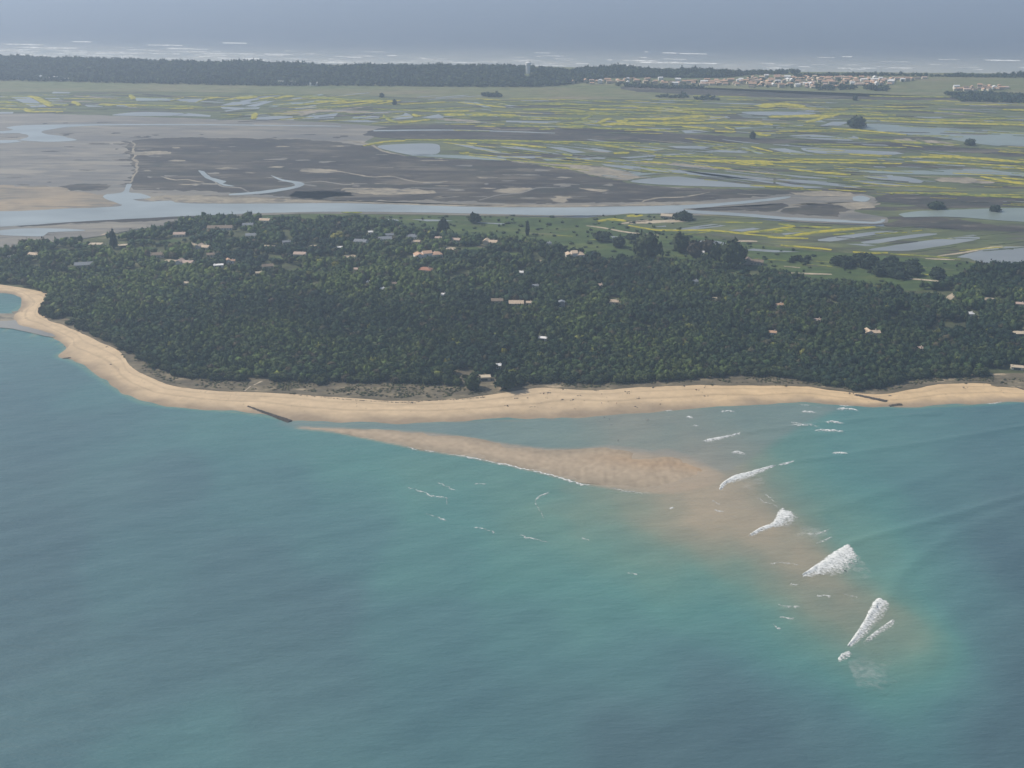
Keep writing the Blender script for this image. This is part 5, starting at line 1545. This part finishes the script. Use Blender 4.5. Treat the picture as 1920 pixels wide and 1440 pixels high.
# ------------------------------------------------------------------ people on the sand
def person_mesh(name, pose, cloth):
    verts = {'pelvis': (0, 0, .95, .15), 'chest': (0, 0, 1.32, .17), 'neck': (0, 0, 1.50, .065), 'head': (0, .01, 1.64, .105), 'crown': (0, .0, 1.74, .07)}
    st = pose
    for s, nm in ((-1, 'l'), (1, 'r')):
        verts[nm + 'hip'] = (.10 * s, 0, .90, .105)
        verts[nm + 'knee'] = (.11 * s, .16 * s * st, .49, .07)
        verts[nm + 'ank'] = (.11 * s, .26 * s * st - .05 * st, .08, .05)
        verts[nm + 'toe'] = (.12 * s, .26 * s * st + .12, .03, .04)
        verts[nm + 'sho'] = (.19 * s, 0, 1.42, .075)
        verts[nm + 'elb'] = (.25 * s, -.10 * s * st, 1.14, .05)
        verts[nm + 'han'] = (.26 * s, -.16 * s * st + .08, .88, .042)
    K = list(verts)
    E = [('pelvis', 'chest'), ('chest', 'neck'), ('neck', 'head'), ('head', 'crown')]
    for nm in 'lr':
        E += [('pelvis', nm + 'hip'), (nm + 'hip', nm + 'knee'), (nm + 'knee', nm + 'ank'), (nm + 'ank', nm + 'toe'), ('chest', nm + 'sho'), (nm + 'sho', nm + 'elb'), (nm + 'elb', nm + 'han')]
    me = bpy.data.meshes.new(name)
    me.from_pydata([verts[k][:3] for k in K], [(K.index(a), K.index(b)) for a, b in E], [])
    ob = bpy.data.objects.new(name, me); COL.objects.link(ob)
    md = ob.modifiers.new('skin', 'SKIN')
    for k, sv in zip(K, me.skin_vertices[0].data):
        sv.radius = (verts[k][3],) * 2
        sv.use_root = (k == 'pelvis')
    ob.modifiers.new('sub', 'SUBSURF').levels = 1
    dg = bpy.context.evaluated_depsgraph_get()
    out = bpy.data.meshes.new_from_object(ob.evaluated_get(dg))
    bpy.data.objects.remove(ob)
    out.materials.clear()
    for m_ in (M['skin'], cloth, M['trousers']): out.materials.append(m_)
    idx = [2 if p.center.z < 0.98 and abs(p.center.x) < 0.22 else (0 if p.center.z > 1.50 or (abs(p.center.x) > .2 and p.center.z < 1.2) else 1) for p in out.polygons]
    out.polygons.foreach_set('material_index', idx)
    out.update()
    return out


M['skin'] = plain('skin', (0.45, 0.28, 0.2), 0.6)
M['trousers'] = plain('dark_trousers', (0.04, 0.045, 0.06), 0.8)
PM = {(c, p): person_mesh('person', p, plain('shirt_' + c, v, 0.8)) for c, v in (('dark', (.05, .05, .07)), ('red', (.35, .06, .05)), ('blue', (.07, .12, .3)), ('white', (.6, .6, .58))) for p in (0.0, 1.0)}
PEOPLE = [(905, 747, 'dark', 0, 'person in dark clothes standing at the dune foot below the clearing'), (1019, 741, 'red', 0, 'person in a red top on the sand, leftmost above the wide beach'), (1128, 742, 'dark', 0, 'person in dark clothes alone in the middle of the dry sand'),
          (1128, 758, 'blue', 1, 'person in blue walking on the sand straight below the lone dark one'), (1156, 758, 'red', 1, 'person in red walking right of the one in blue'), (1198, 748, 'dark', 1, 'person in dark clothes walking on the dry eastern sand'),
          (1133, 782, 'dark', 1, 'person in dark clothes wading at the water edge, upper one of the waders'), (1143, 786, 'blue', 0, 'person in blue standing on the wet sand patch'), (1125, 791, 'dark', 0, 'person in dark clothes standing in the shallows, leftmost wader'),
          (1147, 796, 'white', 0, 'person in a white top in the shallows, lowest of the waders'), (1213, 788, 'red', 0, 'person in red standing in the shallows east of the other waders'), (1216, 787, 'dark', 1, 'person in dark clothes beside the red one in the shallows'),
          (1159, 826, 'dark', 0, 'person in dark clothes standing on the far side of the sand bar'), (1306, 734, 'red', 1, 'person in a red top on the eastern sand left of the upper figure'), (1322, 728, 'dark', 0, 'person in dark clothes at the dune foot on the eastern beach'),
          (1052, 752, 'dark', 1, 'person in dark clothes walking left of the lone dark one'), (1089, 744, 'white', 0, 'person in a white top on the middle of the dry sand'), (951, 763, 'dark', 1, 'person in dark clothes walking along the lower sand, westernmost of all'), (41, 585, 'dark', 0, 'person in dark clothes on the sand spit by the lagoon')]
for (px, py, c, p, lb) in PEOPLE:
    q = G(px, py, 0.6)
    o = obj('person', PM[(c, float(p))])
    z = zone_z(q[0], q[1])
    if py > 780: z = max(-0.35, min(z, 0.0) - 0.1)
    o.location = (q[0], q[1], z); o.rotation_euler = (0, 0, rr.uniform(0, 6.28))
    tag(o, lb, 'person', 'people on the beach')


# ------------------------------------------------------------------ breaking waves and foam
def foam(name, front_px, back_px, label=None, hump=0.7, cover=0.5, mat='foam', fade_back=0.5, rows=14, fade_end=0.08, step=1.0, group=None):
    A = G(*np.array(front_px, float).T)[:, :2]; B = G(*np.array(back_px, float).T)[:, :2]
    L = max(np.linalg.norm(np.diff(A, axis=0), axis=1).sum(), 4)
    m = max(3, int(L / step / (len(A) - 1)))
    Ac, Bc = catmull(A, m), catmull(B, m)
    nn = len(Ac)
    V = np.zeros((rows + 1, nn, 3)); C = np.zeros((rows + 1, nn, 3))
    for r_ in range(rows + 1):
        t_ = r_ / rows
        P = Ac * (1 - t_) + Bc * t_
        z0 = sea_z(P[:, 0].copy(), P[:, 1].copy())
        for i in range(nn):
            s_ = i / (nn - 1)
            j1 = pnoise((P[i, 0] / 1.6, P[i, 1] / 1.6, 3.0)); j2 = pnoise((P[i, 0] / 4, P[i, 1] / 4, 8.0))
            ends = min(1, s_ / max(fade_end, 1e-3), (1 - s_) / max(fade_end, 1e-3))
            prof = math.exp(-((t_ - 0.16) / 0.22) ** 2)
            V[r_, i] = (P[i, 0] + 0.9 * j1 + (0.8 + 2.2 * t_) * j2, P[i, 1] + 0.7 * j1 + (0.8 + 2.8 * t_) * j2, z0[i] + 0.05 + hump * prof * ends * (0.8 + 0.5 * j2) + 0.12 * abs(j1) * ends)
            e = min(1, 0.55 + t_ / 0.12) * (1 - fade_back * sstep(0.2, 1.0, t_ + 0.25 * j2)) * (1 if t_ < 0.9 else (1 - t_) / 0.1 * 0.6)
            C[r_, i] = cover * e * ends + 0.22 * j2 * e - (0.5 if r_ == rows else 0.0)
    idx = np.arange((rows + 1) * nn).reshape(rows + 1, nn)
    Q = np.stack([idx[:-1, :-1], idx[:-1, 1:], idx[1:, 1:], idx[1:, :-1]], -1).reshape(-1, 4)
    return V.reshape(-1, 3), Q, C.reshape(-1, 3)


def wave(front, back, label, **kw):
    V, Q, C = foam('breaking_wave', front, back, **kw)
    me = mesh_np('breaking_wave', V, Q, M['foam'], C, smooth=True)
    if sum(p.normal.z for p in me.polygons) < 0: me.flip_normals()
    o = obj('breaking_wave', me)
    tag(o, label, 'wave', 'waves breaking over the shoal')


wave([(1500, 1080), (1530, 1060), (1560, 1038), (1590, 1021)], [(1502, 1081), (1540, 1081), (1590, 1077), (1620, 1046)], 'broad white wave with a flat lower edge, middle of the shoal', hump=0.9, cover=0.85, fade_back=0.62)
wave([(1586, 1214), (1600, 1194), (1622, 1160), (1637, 1130), (1648, 1123)], [(1594, 1216), (1622, 1196), (1646, 1172), (1668, 1150), (1676, 1132)], 'tall ragged white wave, the one nearest the bottom of the shoal', hump=0.9, cover=0.78, fade_back=0.6)
wave([(1400, 1006), (1425, 990), (1448, 980), (1458, 962), (1468, 950)], [(1408, 1008), (1440, 996), (1472, 992), (1500, 988), (1512, 974)], 'white wave with a peaked top and two arms above the flat broad one', hump=0.7, cover=0.78, fade_back=0.85)
wave([(1349, 920), (1352, 908), (1375, 893), (1405, 885), (1430, 878), (1456, 872)], [(1356, 921), (1368, 907), (1400, 902), (1420, 893), (1442, 882), (1458, 873)], 'curved white wave at the tip of the sand bar', hump=0.7, cover=0.8, fade_back=0.7)
wave([(1460, 871), (1475, 868), (1490, 866)], [(1460, 873), (1475, 871), (1489, 868)], 'thin white crest running on from the curved wave', hump=0.5, cover=0.7)
wave([(1318, 827), (1335, 822), (1360, 818), (1392, 811)], [(1319, 830), (1336, 829), (1362, 822), (1392, 813)], 'thin slanting white wave between the bar and the beach', hump=0.5, cover=0.75)
wave([(1612, 1212), (1628, 1194), (1648, 1178), (1668, 1164), (1678, 1158)], [(1620, 1216), (1644, 1200), (1664, 1188), (1680, 1176), (1684, 1166)], 'lower ragged arm of white water right of the tallest wave', hump=0.4, cover=0.6, fade_back=0.8, fade_end=0.2)
wave([(1571, 1236), (1580, 1225), (1592, 1222)], [(1574, 1240), (1590, 1239), (1598, 1228)], 'small detached white wave at the foot of the ragged one', hump=0.6, cover=0.7)
for x, y, w, h, lb in [(1556, 809, 70, 7, 'wide low breaker in the eastern shallows'), (1565, 794, 44, 5, 'small low breaker right above the wide one'), (1575, 851, 40, 6, 'pale patch of white water on the open eastern shallows'), (1590, 768, 54, 6, 'low breaker just off the eastern beach'), (1516, 773, 36, 5, 'small breaker left of the one off the eastern beach'),
                       (1294, 783, 20, 4, 'tiny white crest close to the beach right of the waders'), (1304, 799, 12, 3, 'tiny white crest below the one near the waders'), (1364, 772, 30, 4, 'faint low crest off the middle of the eastern beach'), (1385, 850, 32, 7, 'faint pointed crest above the curved wave'), (1500, 799, 40, 4, 'faint crest left of the wide low breaker'), (1511, 760, 24, 3, 'faint crest touching the eastern beach')]:
    wave([(x - w / 2, y), (x - w * .2, y - h * .6), (x + w * .1, y - h * .4), (x + w / 2, y + h * .2)], [(x - w / 2 + 2, y + 1), (x - w * .1, y + h * .35), (x + w * .2, y + h * .4), (x + w / 2, y + h * .45)], lb, hump=0.35, cover=0.62 if h > 3.5 else 0.55, fade_end=0.2, fade_back=0.6)

FV, FQ, FC = [], [], []
off = 0


def add_foam(front, back, **kw):
    global off
    V, Q, C = foam('x', front, back, **kw)
    FV.append(V); FQ.append(Q + off); FC.append(C); off += len(V)


for l, w, c in [([(760, 914), (785, 920), (810, 930), (832, 934), (842, 950)], 3, .5), ([(818, 905), (838, 912), (855, 921)], 2.5, .42), ([(1036, 922), (1012, 930), (1004, 940), (1010, 955), (1022, 976)], 3.5, .46), ([(795, 964), (820, 970), (842, 979)], 3, .48), ([(888, 988), (910, 994), (930, 1000)], 2.5, .42),
                ([(972, 1004), (998, 1010), (1026, 1018)], 2.5, .5), ([(890, 906), (912, 909)], 2, .4), ([(1175, 1074), (1195, 1078)], 2, .5), ([(1228, 1052), (1240, 1054)], 1.5, .45), ([(1090, 1008), (1106, 1014)], 1.5, .45), ([(1255, 953), (1263, 952)], 3, .6), ([(1335, 957), (1358, 960)], 3, .5), ([(1335, 938), (1350, 946)], 2, .45),
                ([(1512, 1002), (1535, 1000), (1556, 992)], 4, .42), ([(1530, 1020), (1560, 1008)], 4, .40), ([(1440, 1058), (1470, 1056), (1500, 1060)], 3, .42), ([(1530, 1117), (1560, 1119)], 3, .5), ([(1460, 1158), (1490, 1160)], 3, .5), ([(1445, 1172), (1465, 1180)], 3, .48), ([(1480, 1094), (1498, 1097)], 2.5, .5), ([(1580, 1116), (1610, 1120)], 3, .36), ([(1455, 1136), (1500, 1140)], 5, .36),
                ([(1435, 925), (1455, 945)], 2, .5), ([(1415, 930), (1440, 944), (1462, 952)], 2, .42), ([(820, 848), (900, 862), (960, 874), (1000, 884), (1040, 893), (1080, 905), (1120, 912)], 2.6, .62), ([(760, 838), (820, 848)], 2, .45), ([(1140, 915), (1180, 922), (1210, 928)], 1.6, .42), ([(760, 838), (790, 843)], 1.5, .5),
                ([(1480, 792), (1540, 801)], 4, .38), ([(1570, 760), (1600, 762)], 1.5, .5), ([(1850, 757), (1880, 754)], 1.8, .5), ([(1240, 771), (1262, 769)], 1.5, .45), ([(1150, 870), (1162, 873)], 1, .3)]:
    up = [(x, y - w / 2) for x, y in l]; dn = [(x + 1, y + w / 2) for x, y in l]
    add_foam(up, dn, hump=0.12, cover=c * 1.25 + 0.05, rows=5, fade_end=0.12, fade_back=0.4, step=1.2)
me = mesh_np('foam_streaks', np.vstack(FV), np.vstack(FQ), M['foam_thin'], np.vstack(FC), smooth=True)
STREAKS = tag(obj('foam_streaks', me), 'thin white foam lines drifting round the sand bar', 'foam', kind='stuff')
# thin veil of spent foam behind the breakers
FV, FQ, FC = [], [], []
off = 0
add_foam([(1582, 1238), (1596, 1262), (1604, 1296)], [(1660, 1212), (1690, 1258), (1686, 1312)], hump=0.03, cover=0.62, rows=14, fade_back=0.55, fade_end=0.3)
add_foam([(1498, 984), (1530, 988), (1562, 1002)], [(1474, 1002), (1500, 1016), (1536, 1026)], hump=0.03, cover=0.62, rows=12, fade_back=0.5, fade_end=0.3)
add_foam([(1604, 1040), (1624, 1056), (1640, 1080)], [(1560, 1084), (1590, 1098), (1620, 1106)], hump=0.03, cover=0.5, rows=12, fade_back=0.6, fade_end=0.3)
add_foam([(1380, 902), (1410, 900), (1440, 888)], [(1372, 922), (1410, 930), (1450, 912)], hump=0.03, cover=0.5, rows=12, fade_back=0.6, fade_end=0.3)
add_foam([(1100, 905), (1160, 915), (1240, 926)], [(1100, 912), (1165, 926), (1250, 940)], hump=0.02, cover=0.45, rows=8, fade_back=0.6, fade_end=0.3)
me = mesh_np('foam_veil', np.vstack(FV), np.vstack(FQ), M['foam_veil'], np.vstack(FC), smooth=True)
v_ = obj('foam_veil', me, STREAKS)
v_['kind'] = 'stuff'

# surf on the far ocean coast
FV, FQ, FC = [], [], []
off = 0
rs = random.Random(17)


def coast_y(x):
    return float(np.interp(x, [p[0] for p in FAR_COAST], [p[1] for p in FAR_COAST]))


streaks = [(153, 78.5, 40, 1.6, .95), (440, 81, 52, 1.8, 1.0), (310, 85, 80, 2.2, .62), (340, 91, 60, 2.2, .62), (45, 84, 90, 2.6, .6), (90, 90, 140, 4, .55), (40, 97, 90, 3, .5), (520, 102, 55, 1.8, .75), (470, 110, 40, 3, .7), (540, 96, 12, 3, .6), (560, 111, 50, 1.5, .55), (735, 104.5, 22, 1.6, .75), (810, 112, 20, 1.3, .5),
           (1012, 106, 14, 1.3, .55), (1143, 112.5, 12, 1.4, .7), (1212, 97.5, 8, 1.5, .75), (1255, 99.5, 30, 1.8, .95), (1300, 101, 60, 1.8, .75), (1200, 114, 80, 2.4, .6), (1240, 118, 100, 4, .6), (1310, 119, 80, 2.4, .75), (1440, 119, 30, 1.6, .6), (1450, 127, 40, 1.4, .55), (1588, 106.5, 22, 1.6, .85), (1550, 108, 40, 1.2, .55), (1680, 116, 60, 1.5, .5),
           (1880, 113.5, 80, 2.2, .7), (1780, 112, 50, 1.5, .5), (1600, 122, 30, 1.3, .45), (920, 116.5, 40, 1.5, .55), (850, 117, 60, 1.8, .5), (330, 97, 140, 3, .45), (230, 99, 120, 3, .45), (640, 106, 30, 1.2, .5)]
for _ in range(210):
    x = rs.uniform(-250, 2150) if rs.random() < .6 else rs.uniform(-250, 700); y = coast_y(x) - 2 - abs(rs.gauss(0, 8.5))
    streaks.append((x, y, rs.uniform(14, 70) * (1.4 if x < 500 else 1), rs.uniform(0.7, 1.7), rs.uniform(.38, .72)))
for (x, y, w, h, c) in streaks:
    sl_ = 0.018
    add_foam([(x - w / 2, y - h / 2 - sl_ * w / 2), (x, y - h / 2), (x + w / 2, y - h / 2 + sl_ * w / 2)], [(x - w / 2, y + h / 2 - sl_ * w / 2), (x, y + h / 2), (x + w / 2, y + h / 2 + sl_ * w / 2)], hump=0.6, cover=c * 1.3, rows=4, fade_end=0.15, fade_back=0.2, step=6.0)
M['surf'] = make_foam_mat('surf_foam', 0.55, 0.03, 0.95)
me = mesh_np('surf', np.vstack(FV), np.vstack(FQ), M['surf'], np.vstack(FC), smooth=True)
tag(obj('surf', me), 'white lines of surf along the far ocean coast', 'surf', kind='stuff')

number_rows()

# ------------------------------------------------------------------ haze: the air itself
hz = bpy.data.materials.new('haze')
hz.use_nodes = True
ht = hz.node_tree
ht.nodes.clear()
vo = ht.nodes.new('ShaderNodeVolumePrincipled')
vo.inputs['Color'].default_value = (0.66, 0.80, 1.0, 1)
vo.inputs['Density'].default_value = 0.00013
vo.inputs['Anisotropy'].default_value = 0.3
mo = ht.nodes.new('ShaderNodeOutputMaterial')
ht.links.new(vo.outputs[0], mo.inputs['Volume'])
V, F = [], []
box_(V, F, -13800, 13800, -4500, 16000, -4.0, 408.0)
o = obj('haze', mesh_py('haze', V, F, hz))
tag(o, 'pale blue haze lying over the whole coast', 'haze', kind='stuff')
